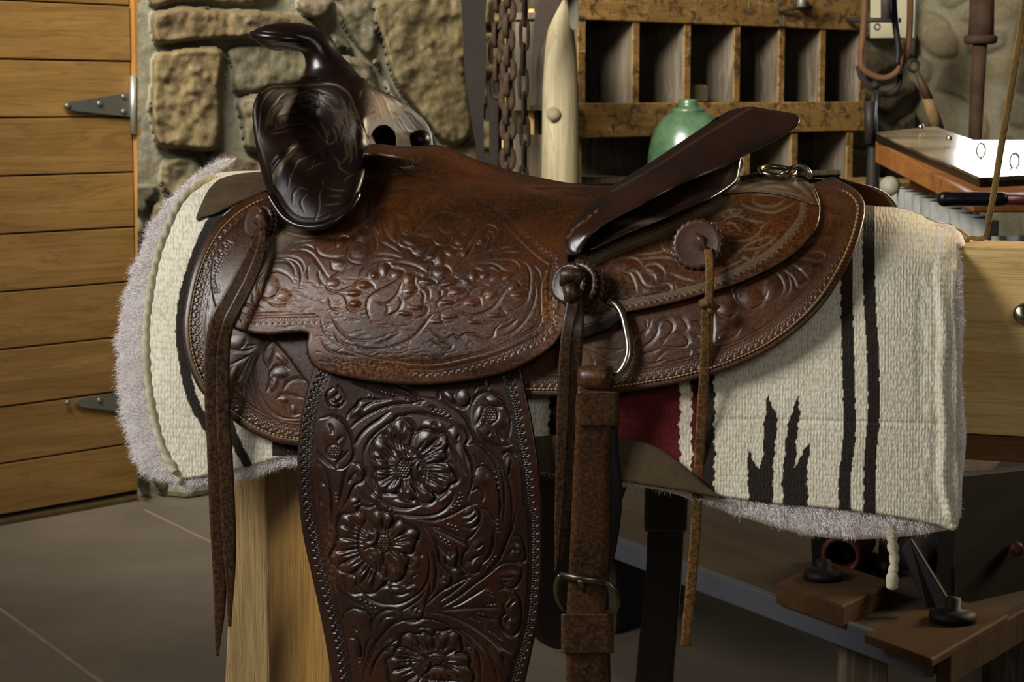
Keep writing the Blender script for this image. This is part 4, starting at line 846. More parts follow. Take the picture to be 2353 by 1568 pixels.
# ------------------------------------------------------------------ rosettes
def rosette(px, py, r, Td, lift, layers, mat, parent, axis, n=22):
    ax = np.array(axis, float); ax /= np.linalg.norm(ax); first = None
    c = pt(Td, px, py)
    for k, (rr, h0, h1, dx, dy) in enumerate(layers):
        mb = MB(); cc = c+np.array([dx, 0, -dy])/2250+ax*(lift+h0); R = r*rr; hh = h1-h0
        mb.lathe(cc, ax, [(R*.97, 0), (R, hh*.25), (R, hh*.6), (R*.93, hh*.85), (R*.84, hh), (R*.80, hh*.92), (R*.4, hh*.95), (0, hh*.95)], 8*n, scal=.09, ns=n)
        o = mb.build('rosette' if first is None else 'rosette_layer', mat, first or parent); first = first or o
    return first
nrm = -AV*.93+np.array([0, 0, .26])
L_ROS = leather('rosette_leather', sr(50, 29, 17), sr(78, 46, 25), sr(130, 86, 50), .40, .0, .25)
rosette(1342, 662, .0255, shift(TT, .004), 0, [(1.0, 0, .004, 0, 0), (.96, .004, .0085, -8, -3), (.82, .0085, .013, -22, -6)], L_ROS, saddle, nrm*.9-AU*.25)
rosette(1607, 570, .0275, shift(TJ, .004), 0, [(1.0, 0, .005, -6, 16), (.94, .005, .010, -3, 7), (.94, .010, .014, 2, -3)], L_ROS, saddle, nrm)
rosette(612, 518, .0215, shift(TT, .004), 0, [(1.0, 0, .004, 2, 0), (.95, .004, .008, 0, -2), (.85, .008, .012, -12, -4)], L_ROS, saddle, nrm-AU*.55)
# ------------------------------------------------------------------ hanging saddle strings
def string(name, path, Tf, mat, parent, thick=.004, knot=None):
    mb = MB(); ribbon(mb, [(x, y, hw, Tf(x, y)) for x, y, hw in path], thick)
    return mb.build(name, mat, parent)
def tl(Td, off, ylim):      # follow the body down to ylim, then hang plumb
    def f(x, y):
        if y <= ylim: return float(Td(np.array([float(x)]), np.array([float(y)]))[0])-off
        b = float(Td(np.array([float(x)]), np.array([float(ylim)]))[0])-off
        P = CAM+rays(x, ylim)*b; d = rays(x, y); return P[1]/d[1]
    return f
ts = tl(TT, .020, 740)
string('saddle_string', [(604, 520, 12), (598, 545, 12), (578, 590, 17), (548, 650, 18), (520, 700, 18), (502, 735, 19), (493, 780, 19), (489, 840, 19), (489, 920, 19), (494, 1000, 20), (499, 1100, 21), (502, 1200, 20), (505, 1300, 17), (505, 1400, 13), (501, 1470, 7), (500, 1508, 3.5)], tl(TT, .017, 740), L_STRAP, saddle, .004)
string('saddle_string', [(600, 515, 7), (604, 545, 9), (596, 590, 13), (572, 650, 14), (546, 700, 14), (526, 740, 14), (515, 790, 15), (512, 850, 16), (513, 950, 17), (518, 1050, 17), (523, 1150, 17), (527, 1250, 16), (529, 1330, 11), (528, 1400, 6), (528, 1440, 4)], ts, L_STRAP, saddle, .0045)
mb = MB(); c = pt(shift(TT, .022), 600, 512); mb.tube([c+np.array([-.006, 0, .004]), c+np.array([0, -.006, .006]), c+np.array([.005, -.004, -.004]), c+np.array([-.003, -.007, -.014])], [.006, .008, .008, .006], 10); mb.build('string_knot', L_STRAP, saddle)
ty = tl(TT, .020, 760)
string('saddle_string', [(1312, 664, 14), (1316, 700, 15), (1308, 740, 14), (1301, 790, 14), (1297, 860, 15), (1294, 940, 15), (1291, 1020, 14), (1288, 1100, 12), (1283, 1200, 9), (1280, 1270, 5), (1277, 1314, 2.5)], ty, L_STRAP, saddle, .004)
string('saddle_string', [(1322, 668, 13), (1326, 710, 15), (1324, 760, 17), (1320, 830, 17), (1317, 900, 17), (1314, 980, 17), (1310, 1060, 17), (1304, 1140, 15), (1296, 1220, 10), (1288, 1290, 4)], tl(TT, .015, 760), L_STRAP, saddle, .004)
mb = MB(); c = pt(shift(TT, .026), 1312, 640); mb.tube([c+np.array([-.005, .006, -.006]), c+np.array([-.004, -.001, .004]), c+np.array([.006, -.002, .004]), c+np.array([.008, 0, -.010])], [.007, .009, .009, .007], 10); mb.tube([c+np.array([-.003, -.006, -.006]), c+np.array([.001, -.009, -.014]), c+np.array([.000, -.007, -.024])], [.007, .009, .007], 10); mb.build('string_knot', L_STRAP, saddle)
tz = tl(TJ, .018, 700)
string('saddle_string', [(1627, 572, 10), (1630, 600, 10), (1631, 650, 10), (1628, 690, 10), (1626, 712, 13), (1622, 730, 11), (1621, 800, 12), (1618, 870, 12), (1612, 960, 12), (1607, 1050, 12), (1602, 1150, 12), (1596, 1250, 12), (1588, 1350, 12), (1580, 1430, 12), (1576, 1486, 12)], tz, L_RAW, saddle, .004)
mb = MB(); c = pt(shift(TJ, .018), 1627, 702); mb.tube([c+np.array([-.007, -.001, .001]), c+np.array([0, -.006, .004]), c+np.array([.006, -.002, -.001]), c+np.array([0, -.005, -.006])], [.005, .006, .006, .005], 10); mb.build('string_knot', L_RAW, saddle)
mb = MB(); hc_ = pt(shift(TJ, .0195), 1600, 548); mb.lathe(hc_, nrm, [(.0035, -.001), (.0035, .0004), (0, .0005)], 14); mb.build('string_hole', L_BLACK, saddle)
mb = MB(); c = pt(shift(TJ, .019), 1608, 556); mb.tube([c+np.array([-.004, .002, .006]), c+np.array([.002, -.003, .002]), c+np.array([.002, -.003, -.005]), c+np.array([.011, -.005, -.009])], [.004, .005, .005, .005], 10); mb.build('string_knot', L_ROS, saddle)

# ------------------------------------------------------------------ rigging ring and billet
trg = shift(TS, .013)
mb = MB(); mb.tube([pt(trg, x, y) for x, y in catmull([(1395, 690), (1415, 700), (1430, 722), (1439, 755), (1446, 800), (1440, 832), (1424, 858), (1404, 874), (1380, 884), (1350, 880), (1325, 850)], 5)], .0042, 14); mb.build('rigging_ring', STEEL, saddle)
mb = MB(); ribbon(mb, [(x, y, h, float(TS(np.array([x*1.]), np.array([y*1.]))[0])-.010) for x, y, h in ((1270, 778, 14), (1330, 766, 15), (1390, 746, 14), (1425, 726, 8))], .004); mb.build('rigging_strap', L_BLACK, saddle)
bt = tl(TS, .022, 900)
def quadstrap(name, rows, mat, parent, thick=.005, Tf=bt):   # rows: (y, xl, xr)
    return string(name, [((a+b)/2, y, (b-a)/2) for y, a, b in rows], Tf, mat, parent, thick)
billet = quadstrap('billet_strap', [(868, 1332, 1404), (885, 1328, 1402), (930, 1322, 1404), (985, 1322, 1405), (1060, 1318, 1402), (1150, 1314, 1402), (1240, 1310, 1400), (1320, 1306, 1396), (1400, 1302, 1392), (1480, 1301, 1394), (1568, 1301, 1398), (1700, 1301, 1402)], L_TAN, saddle, .006)
mb = MB(); ww = [pt(shift(TS, .027), x, 868) for x in (1333, 1350, 1385, 1404)]
mb.tube(ww, [.0105, .0125, .0125, .0115], 20); mb.build('billet_loop', L_TAN, billet)
def keeper(name, y0, y1, xl, xr, Tf, mat, parent, th=.018, lift=.006):
    mb = MB(); hw_ = (xr-xl)/2; xm = (xl+xr)/2; V = []
    prof = []
    for a in np.linspace(0, 2*math.pi, 40, endpoint=False):
        ca, sa = math.cos(a), math.sin(a); e = .28
        prof.append((np.sign(ca)*abs(ca)**e, np.sign(sa)*abs(sa)**(e*1.6)))
    rows = [(y0-1, .93), (y0+1, 1.0)]+[(y, 1.0) for y in np.linspace(y0+4, y1-4, 4)]+[(y1-1, 1.0), (y1+1, .93)]
    for y, s in rows:
        t = Tf(xm, y)+.002
        for a, b in prof:
            d = rays(xm+hw_*a*s, y); V.append(CAM+d*(t-lift-th/2*b*s+th*.25))
    m = len(prof); n = len(rows)
    Fs = [(i*m+k, (i+1)*m+k, (i+1)*m+(k+1) % m, i*m+(k+1) % m) for i in range(n-1) for k in range(m)]+[tuple(range(m)), tuple((n-1)*m+k for k in range(m-1, -1, -1))]
    mb.add(V, Fs, True); return mb.build(name, mat, parent)
keeper('keeper', 900, 978, 1326, 1423, bt, L_TAN, billet)
keeper('keeper', 1412, 1502, 1289, 1411, bt, L_STRAP, billet, .02)
b2 = tl(TS, .012, 900)
quadstrap('billet_lining', [(960, 1330, 1420), (1050, 1345, 1422), (1115, 1350, 1430), (1180, 1345, 1424), (1260, 1335, 1411), (1330, 1325, 1398), (1400, 1310, 1400), (1700, 1308, 1406)], L_BLACK, billet, .004, b2)
Bp = lambda x, y, l=.030: (lambda d: CAM+d*(bt(x, y)-l+.022))(rays(x, y))
buckle = MB(); buckle.tube([Bp(1290, 1322, .036), Bp(1330, 1329, .038), Bp(1389, 1337, .036)], .0038, 14); bk = buckle.build('buckle_roller', STEELD, billet)
mb = MB(); mb.tube([Bp(x, y, l) for x, y, l in catmull([(1389, 1337, .034), (1404, 1346, .034), (1414, 1365, .033), (1416, 1390, .03), (1408, 1406, .026), (1398, 1408, .02)], 5)], .0034, 10); mb.build('buckle_frame', STEELD, bk)
mb = MB(); mb.tube([Bp(x, y, l) for x, y, l in catmull([(1290, 1322, .034), (1281, 1335, .032), (1279, 1360, .03), (1286, 1385, .026), (1300, 1400, .02)], 5)], .0034, 10); mb.build('buckle_frame', STEELD, bk)
mb = MB(); mb.tube([Bp(1333, 1334, .042), Bp(1338, 1346, .036), Bp(1343, 1362, .03)], [.0038, .0034, .0014], 10); mb.build('buckle_tongue', STEELD, bk)
for hy in (1366, 1515):
    mb = MB(); mb.lathe(Bp(1343, hy, .0225), (0, 1, 0), [(.0035, 0), (.0035, .0006), (0, .0007)], 14); mb.build('punched_hole', L_BLACK, billet)

# ------------------------------------------------------------------ far-side straps and fender seen below the blanket
FFO = [(1150, 1040), (1432, 1060), (1430, 1150), (1424, 1215), (1410, 1290), (1385, 1370), (1350, 1440), (1320, 1480), (1290, 1493), (1255, 1484), (1225, 1462), (1180, 1420), (1150, 1300)]
fdk = lambda x, y: tv(x, y, np.full(np.shape(x), .19))
sheet('fender', FFO, fdk, 8, L_BLACK, saddle, None, .006, 4, ltone(0, 0, .3))
def vstrap(name, rows, v, mat, parent, th=.005):
    mb = MB(); ribbon(mb, [((a+b)/2, y, (b-a)/2, float(tv((a+b)/2, y, v))) for y, a, b in rows], th, nseg=4); return mb.build(name, mat, parent)
fs = vstrap('billet_strap', [(1080, 1490, 1566), (1160, 1492, 1575), (1220, 1488, 1573), (1320, 1484, 1567), (1420, 1474, 1560), (1500, 1466, 1553), (1600, 1458, 1546)], .23, L_BLACK, saddle, .006)
vstrap('keeper', [(1120, 1482, 1584), (1150, 1481, 1583), (1200, 1480, 1581), (1222, 1482, 1579)], .224, L_BLACK, fs, .014)

# ------------------------------------------------------------------ fender on the near side, deeply carved
FEO = [(735, 800), (722, 835), (710, 875), (696, 938), (686, 1010), (683, 1070), (686, 1136), (692, 1200), (700, 1250), (714, 1312), (730, 1385), (747, 1470), (762, 1560), (774, 1660), (790, 1760), (1150, 1760), (1185, 1660), (1207, 1568), (1224, 1490), (1237, 1428), (1244, 1353), (1247, 1270), (1247, 1185), (1243, 1111), (1234, 1037), (1222, 963), (1209, 902), (1199, 850), (1190, 800)]
gx_ = np.linspace(690, 1235, 24)
def ycol(y, fn):
    yy = np.full(gx_.shape, float(y)); return np.polyfit((gx_-960)/280, rays(gx_, yy)[:, 1]*fn(gx_, yy), 2)
fyt = .5*(ycol(862, lambda a, b: TT(a, b)+.004)+ycol(862, lambda a, b: TS(a, b)-.008))
fyb = ycol(1088, lambda a, b: np.minimum(TS(a, b), TB(a, b)-.010)-.014)
def fend_d(px, py):
    px = np.asarray(px, float); py = np.asarray(py, float); s = (px-960)/280
    k = 1.3*np.tanh((py-862)/226/1.15); Y = np.polyval(fyt, s)+(np.polyval(fyb, s)-np.polyval(fyt, s))*k
    bl = np.clip((py-900)/300, 0, 1); Y = Y+bl*(.022*(s-.0)**2-.006)-.004*np.sin(np.clip((py-950)/500, 0, 1)*math.pi)
    Y = Y+.10*np.maximum(-s-.72, 0)**1.6
    d = rays(px, py); t = Y/d[..., 1]; yy = np.minimum(py, 1075.); q = (np.minimum(TS(px, yy), TB(px, yy)-.010)-.009)*rays(px, yy)[..., 1]/d[..., 1]
    return .5*(t+q-np.sqrt((t-q)**2+.003**2))
cv = Canvas(680, 795, 1255, 1765)
FEs = catmull(FEO, 6)
def side_line(pts, off): return pts
lbA = fA([(318,70),(285,160),(240,260),(205,380),(183,500),(165,650),(153,800),(150,950),(155,1100),(168,1250),(185,1400),(205,1540)])
lbB = fB([(190,0),(215,120),(240,250),(275,430),(330,620),(370,770),(400,900),(440,1060),(470,1200),(500,1400),(520,1568),(540,1900),(560,2300)])
lb = lbA[:-1]+lbB[1:]
rbA = fA([(1935,60),(1955,180),(1975,300),(2005,440),(2030,600),(2062,750),(2090,900),(2115,1100),(2130,1300)]); rbB = fB([(2150,0),(2162,200),(2160,400),(2155,600),(2140,800),(2125,950),(2095,1100),(2050,1270),(2010,1400),(1965,1568),(1900,1800),(1850,2300)])
rbl = rbA+rbB
for q, sd in ((lb, 1), (rbl, -1)):
    cv.cut(q, w=4, d=2.4, side=sd, taper=False); cv.cut([(x-5*sd, y) for x, y in q], w=2, d=1.5, side=0, taper=False)
cv.stamps([(x-6, y) for x, y in lb], 17.5, 21, 1, 2.0); cv.stamps([(x+5, y) for x, y in rbl], 17.5, 19, -1, 2.0)
A1 = [[(540,830),(545,740),(590,650),(680,560),(800,480),(880,430)], [(1600,620),(1700,700),(1790,780),(1880,900),(1930,1050),(1950,1250),(1930,1500)], [(395,180),(440,250),(460,330),(400,390),(320,380),(280,310),(290,250),(350,210)],
 [(470,500),(500,440),(560,370),(600,320),(720,320),(880,320)], [(520,920),(470,1000),(440,1150),(400,1330)], [(640,1090),(700,1170),(780,1240),(900,1310),(1050,1330),(1180,1300)], [(840,1350),(1000,1390),(1200,1400),(1330,1370),(1430,1290),(1480,1190)],
 [(490,800),(440,860),(400,900),(380,950)], [(200,790),(260,870),(330,930),(360,960)], [(1330,330),(1320,260),(1350,220)], [(1980,1050),(1990,950),(2000,880)], [(1540,1500),(1640,1510),(1700,1450),(1700,1360),(1640,1310)], [(850,650),(900,710),(1000,740),(1100,780),(1180,850),(1220,940),(1220,1040),(1200,1120),(1180,1150)], [(560,1120),(600,1170),(680,1260),(760,1310)], [(1440,640),(1430,720),(1500,830),(1560,950),(1590,1030)]]
A2 = [[(490,615),(560,540),(680,460),(830,395),(980,365),(1165,368)], [(640,930),(640,820),(680,720),(750,640),(850,560),(1000,480),(1150,455),(1300,480),(1430,520),(1580,610)], [(1170,300),(1320,330),(1470,400),(1580,500),(1640,640),(1740,770),(1850,850),(1920,960),(1990,1150),(2010,1350),(2000,1540)],
 [(530,170),(700,230),(850,290),(1050,310)], [(220,500),(330,480),(430,520),(500,640),(530,780),(520,870),(460,950),(380,970)], [(200,900),(270,980),(310,1100),(330,1300),(340,1500)], [(520,910),(600,930),(640,1000),(620,1070),(550,1110),(520,1150),(480,1250),(440,1330)], [(1140,1440),(1300,1450),(1450,1400),(1600,1320),(1700,1290)],
 [(1420,600),(1490,560),(1570,600),(1600,680),(1570,750),(1600,830),(1640,950),(1640,1100),(1600,1250)], [(1640,560),(1630,450),(1650,350),(1720,270),(1820,260),(1910,310),(1950,400),(1990,480),(1990,600),(1980,680),(2010,740)], [(1600,230),(1620,310),(1590,370),(1530,380),(1480,330),(1470,260)], [(1930,870),(1940,830),(2000,810),(2050,850)],
 [(1600,740),(1680,730),(1760,790),(1850,920),(1890,1050)], [(1680,1010),(1690,960),(1760,940),(1820,990),(1860,1060),(1880,1150),(1900,1300),(1890,1480)], [(1640,1180),(1700,1150),(1740,1220),(1740,1270)], [(1720,1340),(1780,1350),(1830,1420),(1880,1470)], [(640,170),(800,230),(1000,290),(1170,350)], [(950,190),(1080,260),(1180,350)], [(900,770),(960,830),(990,880),(1050,900),(1120,880),(1150,870)], [(1150,880),(1090,930),(1070,1000),(1090,1060),(1150,1100),(1180,1150)], [(1040,590),(1100,620),(1180,605)], [(1060,360),(1200,330)],
 [(1690,600),(1740,680),(1830,740),(1930,760),(2010,740)]]
A0 = [[(395,190),(390,260),(350,300),(320,320),(350,350),(410,330),(440,280)], [(620,410),(700,350),(800,320)], [(480,470),(540,400)], [(580,980),(530,1030),(490,1100)], [(1690,560),(1740,440),(1750,370)], [(1760,310),(1800,370),(1870,390),(1920,390)], [(1870,620),(1920,700)], [(1790,660),(1810,620)], [(1340,250),(1400,320),(1480,380),(1560,400)], [(1500,700),(1520,640)], [(1660,830),(1700,900),(1760,910)], [(1550,1410),(1620,1390),(1660,1350)], [(1560,1460),(1630,1450),(1690,1390)], [(310,550),(340,600),(335,640)], [(390,720),(400,690),(430,660)], [(990,540),(1000,580),(990,620)], [(1260,560),(1300,540),(1340,560)], [(1230,760),(1290,720),(1340,690)], [(1260,760),(1330,760),(1370,710)], [(780,810),(830,860),(850,900)], [(740,860),(800,880),(850,890)], [(760,1020),(830,1030),(900,1020)], [(800,1120),(850,1080),(900,1060)], [(870,1150),(900,1100),(930,1060)], [(1040,1110),(1040,1180)], [(1290,1000),(1350,1000)], [(1290,1040),(1370,1060),(1420,1090)], [(1300,920),(1360,920),(1410,940)], [(1150,920),(1140,980)], [(1150,1010),(1200,1040)], [(1000,790),(1050,850)], [(200,1150),(230,1200),(240,1300)], [(230,1060),(270,1120)], [(1330,1260),(1400,1200),(1440,1160)], [(530,1300),(590,1280),(600,1240)], [(1240,390),(1290,400),(1330,440)], [(1660,250),(1680,180)], [(1780,100),(1800,240)], [(1690,60),(1720,140)]]
for q in A1: cv.cut(fA(q), w=10, d=3.4, side=1)
for q in A2: cv.cut(fA(q), w=10, d=3.4, side=-1)
for q in A0: cv.cut(fA(q), w=3.2, d=2.4, side=0)
def flower(f, k, out, c, lobes, seeds, amp=3.0):
    P = f(out); cv.cut(P+[P[0]], w=11, d=3.8, side=-1, taper=False)
    (cx, cy), = f([c])
    for L in lobes:
        (x, y), = f([(L[0], L[1])]); r = L[2]/k; a = math.degrees(math.atan2(y-cy, x-cx)); dist = math.hypot(x-cx, y-cy)
        cv.pad(x, y, r*1.5, r*.95, a, amp)
        cv.cut([(x+(cx-x)*.05, y+(cy-y)*.05), (x+(cx-x)*.3, y+(cy-y)*.3), (x+(cx-x)*.55, y+(cy-y)*.55)], w=2.4, d=2.0, side=0)
    for i in range(len(lobes)):
        a, b = lobes[i], lobes[(i+1) % len(lobes)]
        (x, y), = f([((a[0]+b[0])/2, (a[1]+b[1])/2)])
        cv.cut([(x-(cx-x)*.12, y-(cy-y)*.12), (x+(cx-x)*.25, y+(cy-y)*.25), (x+(cx-x)*.5, y+(cy-y)*.5)], w=3.4, d=2.6, side=0)
    (sx, sy), = f([seeds[:2]]); cv.seeds(sx, sy, seeds[2]/k, seeds[3]/k)
flower(fA, 4.057, [(720,830),(730,720),(780,645),(840,650),(860,590),(910,540),(950,485),(1010,485),(1060,530),(1100,580),(1110,650),(1180,605),(1260,610),(1330,635),(1400,640),(1415,720),(1390,800),(1400,870),(1350,900),(1420,910),(1450,980),(1495,1030),(1490,1080),(1430,1110),(1400,1160),(1330,1200),(1280,1180),(1290,1240),(1230,1285),(1160,1270),(1120,1240),(1060,1255),(1000,1230),(960,1190),(880,1190),(800,1180),(760,1130),(740,1060),(745,980),(740,920)], (1010,960),
 [(800,770,60),(780,860,50),(800,930,55),(800,1020,50),(820,1120,60),(905,1140,50),(1050,1170,60),(1210,1200,65),(1320,1130,60),(1420,1060,60),(1380,960,60),(1310,850,60),(1360,740,60),(1220,680,65),(970,600,70),(880,620,50)], (1010,970,62,80))
flower(fB, 4.041, [(400,210),(395,120),(410,40),(450,10),(560,0),(600,-60),(680,-50),(740,-70),(800,-20),(880,10),(895,80),(860,150),(960,65),(1040,110),(1130,160),(1130,220),(1100,290),(1080,360),(1040,380),(1000,370),(1045,430),(1020,500),(1010,560),(960,620),(900,640),(860,620),(800,670),(730,730),(650,740),(580,680),(560,600),(520,560),(430,540),(370,490),(330,430),(340,360),(370,310),(390,240)], (815,290),
 [(460,170,50),(480,80,50),(580,50,50),(760,60,50),(850,70,50),(950,150,60),(1060,210,55),(1000,310,60),(950,440,65),(920,560,60),(780,620,55),(660,660,60),(590,590,50),(490,510,60),(400,410,60),(460,290,60)], (815,285,62,85))
flower(fB, 4.041, [(860,1450),(850,1370),(900,1330),(940,1260),(980,1240),(980,1160),(1040,1115),(1130,1130),(1200,1110),(1280,1150),(1300,1100),(1380,1100),(1450,1080),(1510,1130),(1530,1200),(1540,1280),(1480,1300),(1580,1310),(1610,1370),(1600,1430),(1640,1480),(1640,1560),(1560,1640),(1450,1700),(1250,1720),(1050,1680),(900,1600)], (1290,1370),
 [(930,1390,60),(960,1300,50),(1060,1200,60),(1200,1190,55),(1370,1180,55),(1460,1170,55),(1510,1370,60),(1540,1470,60),(1500,1590,55),(1300,1640,60),(1100,1610,60),(950,1520,60)], (1300,1355,75,52))
B1 = [[(350,510),(420,640),(520,740),(620,740),(700,800),(820,840),(950,840),(1080,780),(1180,690),(1230,560),(1230,400),(1190,300)], [(1240,280),(1290,400),(1310,550),(1290,700),(1230,800),(1200,880)], [(1240,620),(1250,720),(1220,820),(1200,900)], [(990,920),(1000,980),(1080,1005),(1160,980),(1190,900)], [(1230,920),(1400,940),(1560,1000),(1700,1080),(1800,1150),(1920,1250),(2000,1300)], [(2040,0),(2010,150),(1950,300),(1880,450),(1750,580),(1700,620)], [(1840,150),(1840,280),(1800,400),(1720,480)],
 [(1720,100),(1650,200),(1590,260),(1600,330),(1560,390),(1550,480),(1590,540),(1680,550),(1720,480)], [(700,1520),(720,1400),(800,1280),(900,1200),(970,1160)], [(1400,1010),(1600,1120),(1750,1250),(1840,1400),(1880,1568)], [(1000,1230),(1060,1340),(1080,1420),(1150,1500),(1250,1545),(1400,1550),(1620,1568)], [(980,960),(870,1060),(780,1180),(700,1330),(650,1480)], [(1290,200),(1330,300),(1420,400),(1460,440)]]
B2 = [[(330,600),(400,710),(500,800),(620,870),(700,920)], [(1170,100),(1250,200),(1310,330),(1330,450),(1390,530),(1440,590),(1430,660),(1370,690),(1320,640),(1320,540)], [(980,910),(1070,860),(1160,790),(1210,700)], [(1220,850),(1350,730),(1500,650),(1640,590)], [(1330,890),(1480,800),(1640,680),(1800,560),(1900,480),(2000,460),(2110,480)], [(1340,820),(1480,720),(1600,620)], [(2110,490),(2080,600),(2020,690),(1940,680),(1900,620)], [(1870,730),(1940,700),(2030,730),(2080,820),(2090,960),(2060,1090),(2000,1130),(1930,1070),(1910,980),(1950,930),(1930,860),(1980,800),(1960,750)],
 [(620,1568),(640,1450),(700,1280),(800,1140),(920,1030),(1100,990),(1300,1000),(1480,1080),(1620,1200),(1700,1350),(1720,1568)], [(450,1000),(450,940),(530,890),(640,910),(700,970),(720,1080)], [(710,1110),(720,1000),(800,920),(900,900),(980,950)], [(500,1160),(560,1170),(600,1250),(600,1380)], [(2010,220),(2080,220),(2110,290),(2120,430),(2000,450)], [(650,0),(640,80),(590,160),(570,280),(590,380),(660,470),(760,550),(850,615)], [(700,50),(750,150),(760,220),(730,290),(680,310),(620,350)], [(640,320),(720,320),(790,350),(810,420),(810,490),(850,530)], [(1230,120),(1350,140),(1480,200),(1600,260)], [(1120,1310),(1200,1340),(1250,1400),(1210,1480),(1160,1500)], [(1210,1490),(1280,1430),(1400,1440),(1520,1510)], [(1500,300),(1500,400),(1470,490),(1410,470),(1380,380)], [(1440,520),(1500,510),(1560,570),(1600,580)]]
B0 = [[(640,270),(680,250),(690,200)], [(660,270),(705,250),(715,205)], [(690,390),(730,420),(760,480)], [(1360,560),(1350,620),(1400,640)], [(1740,280),(1680,330),(1640,320)], [(1630,480),(1640,430),(1720,380)], [(1100,960),(1090,900),(1150,850)], [(1130,960),(1130,910),(1160,870)], [(1340,900),(1500,850),(1700,730),(1800,670)], [(1350,900),(1500,890),(1700,880),(1900,880)], [(1980,390),(2010,340),(2070,350)], [(1900,600),(1960,600),(2030,590)], [(1920,640),(1980,640)], [(1990,900),(1980,870),(2040,800)], [(1980,1060),(1960,1010),(1990,960)], [(760,1060),(830,970),(930,960)], [(640,1390),(650,1250),(700,1150)], [(1650,930),(1700,960),(1800,980),(1870,990)], [(1600,960),(1720,1000),(1760,1080)], [(1780,1080),(1860,1120),(1920,1180)], [(1900,1310),(1950,1380)], [(830,1290),(870,1250),(920,1220)], [(540,1040),(570,1100)], [(1130,1070),(1190,1060),(1250,1080)], [(1560,1240),(1620,1250),(1640,1320)], [(1100,440),(1060,480),(1080,490)], [(1130,560),(1070,600)], [(1100,650),(1020,690)], [(940,690),(880,700),(950,760),(1080,720)], [(1150,370),(1170,390),(1150,400)], [(1180,1420),(1200,1440)], [(1140,1370),(1210,1440)], [(430,560),(460,650),(480,740)], [(1410,340),(1450,370),(1440,420)]]
for q in B1: cv.cut(fB(q), w=10, d=3.4, side=1)
for q in B2: cv.cut(fB(q), w=10, d=3.4, side=-1)
for q in B0: cv.cut(fB(q), w=3.2, d=2.4, side=0)
for p0, p1, n, L, an in (((1270, 120), (1560, 260), 9, 60, 60), ((1540, 890), (1860, 850), 10, 45, -60), ((650, 200), (1050, 300), 12, 30, 60)):
    f = fB if p0[1] != 200 else fA
    for k in range(n):
        x = p0[0]+(p1[0]-p0[0])*k/n; y = p0[1]+(p1[1]-p0[1])*k/n; cv.cut(f([(x, y), (x+L*.5*math.cos(math.radians(an))+6, y+L*.5*math.sin(math.radians(an))), (x+L*math.cos(math.radians(an)), y+L*math.sin(math.radians(an)))]), w=2.4, d=2.0, side=0)
for f, L in ((fA, [(1270,405),(1310,415),(1350,430),(1390,450),(1430,475),(1850,1000),(1868,1050),(1880,1100),(1885,1150),(1540,1200),(1530,1240),(1515,1280),(1490,1310),(1460,1335),(850,1320),(885,1350),(920,1375),(375,1205),(378,1240),(690,290),(720,300)]), (fB, [(600,810),(650,830),(690,850),(740,885),(1860,410),(1835,440),(1810,470),(1785,505),(1875,70),(1880,110),(1880,150),(1420,110),(1450,120),(1490,130),(1350,230),(1385,250),(1420,270),(1700,940),(1740,950),(590,1360),(590,1395),(1790,730),(1820,745)])):
    for x, y in f(L): cv.pad(x, y, 4.5, 3.2, 30, 1.8); cv.cut([(x-3, y+3), (x, y+4), (x+4, y+2)], w=1.8, d=1.8, side=0)
(cx_, cy_), = fA([(360, 805)]); cv.seeds(cx_, cy_, 17, 15, 3.2)
(cx_, cy_), = fA([(1805, 465)]); cv.seeds(cx_, cy_, 18, 19, 3.4)
pads(cv, fA, 4.057, [(350,350,50,35,60), (360,640,90,110), (600,980,35,45), (560,430,60,35,-40), (1480,650,50,60), (1560,900,45,150,-10), (1760,620,80,90), (1720,480,40,80,10), (1850,330,70,35), (1900,520,60,60), (1570,300,45,55), (1440,300,30,50,-40), (1640,1420,60,70,-40), (1730,1060,60,70), (1990,950,35,80), (750,1230,40,40,40), (1290,560,80,35,10), (540,1290,40,40), (1000,1290,80,30,10), (1380,1230,60,35,-40), (1120,950,40,90)], 2.4)
pads(cv, fB, 4.041, [(1090,950,70,50), (1370,640,45,50), (1640,500,70,50,-30), (1680,330,50,90,30), (1450,420,40,60), (2030,350,50,60), (1980,590,80,50), (2010,870,50,80), (2000,1040,50,60), (1500,560,50,40,-40), (600,980,80,60), (830,990,90,50,-40), (540,1240,40,90), (700,260,60,60), (720,430,50,60,40), (1180,1420,60,70), (1370,1490,110,40), (1100,470,50,40,-50), (1090,570,60,40,-30), (1050,700,70,30), (860,720,100,30), (880,1230,50,50), (1650,1280,40,60), (1880,1330,40,90,-30)], 2.4)
for k in range(700):   # matted background between the leaves
    x = rng.uniform(740, 1210); y = rng.uniform(880, 1600)
    if cv.sample(cv.G, np.array([x]), np.array([y]))[0] > .8: cv.pad(x, y, 1.8, 1.8, 0, -.8)
sheet('fender', FEO, fend_d, 1.6, L_FEND, saddle, cv, .007, 7, ltone(.02, .0, .9, pit=.75, zones=[(760, 1290, 14, 90, .6), (1000, 1500, 200, 120, .1), (1010, 1180, 120, 60, .08)]), hscale=1.7)
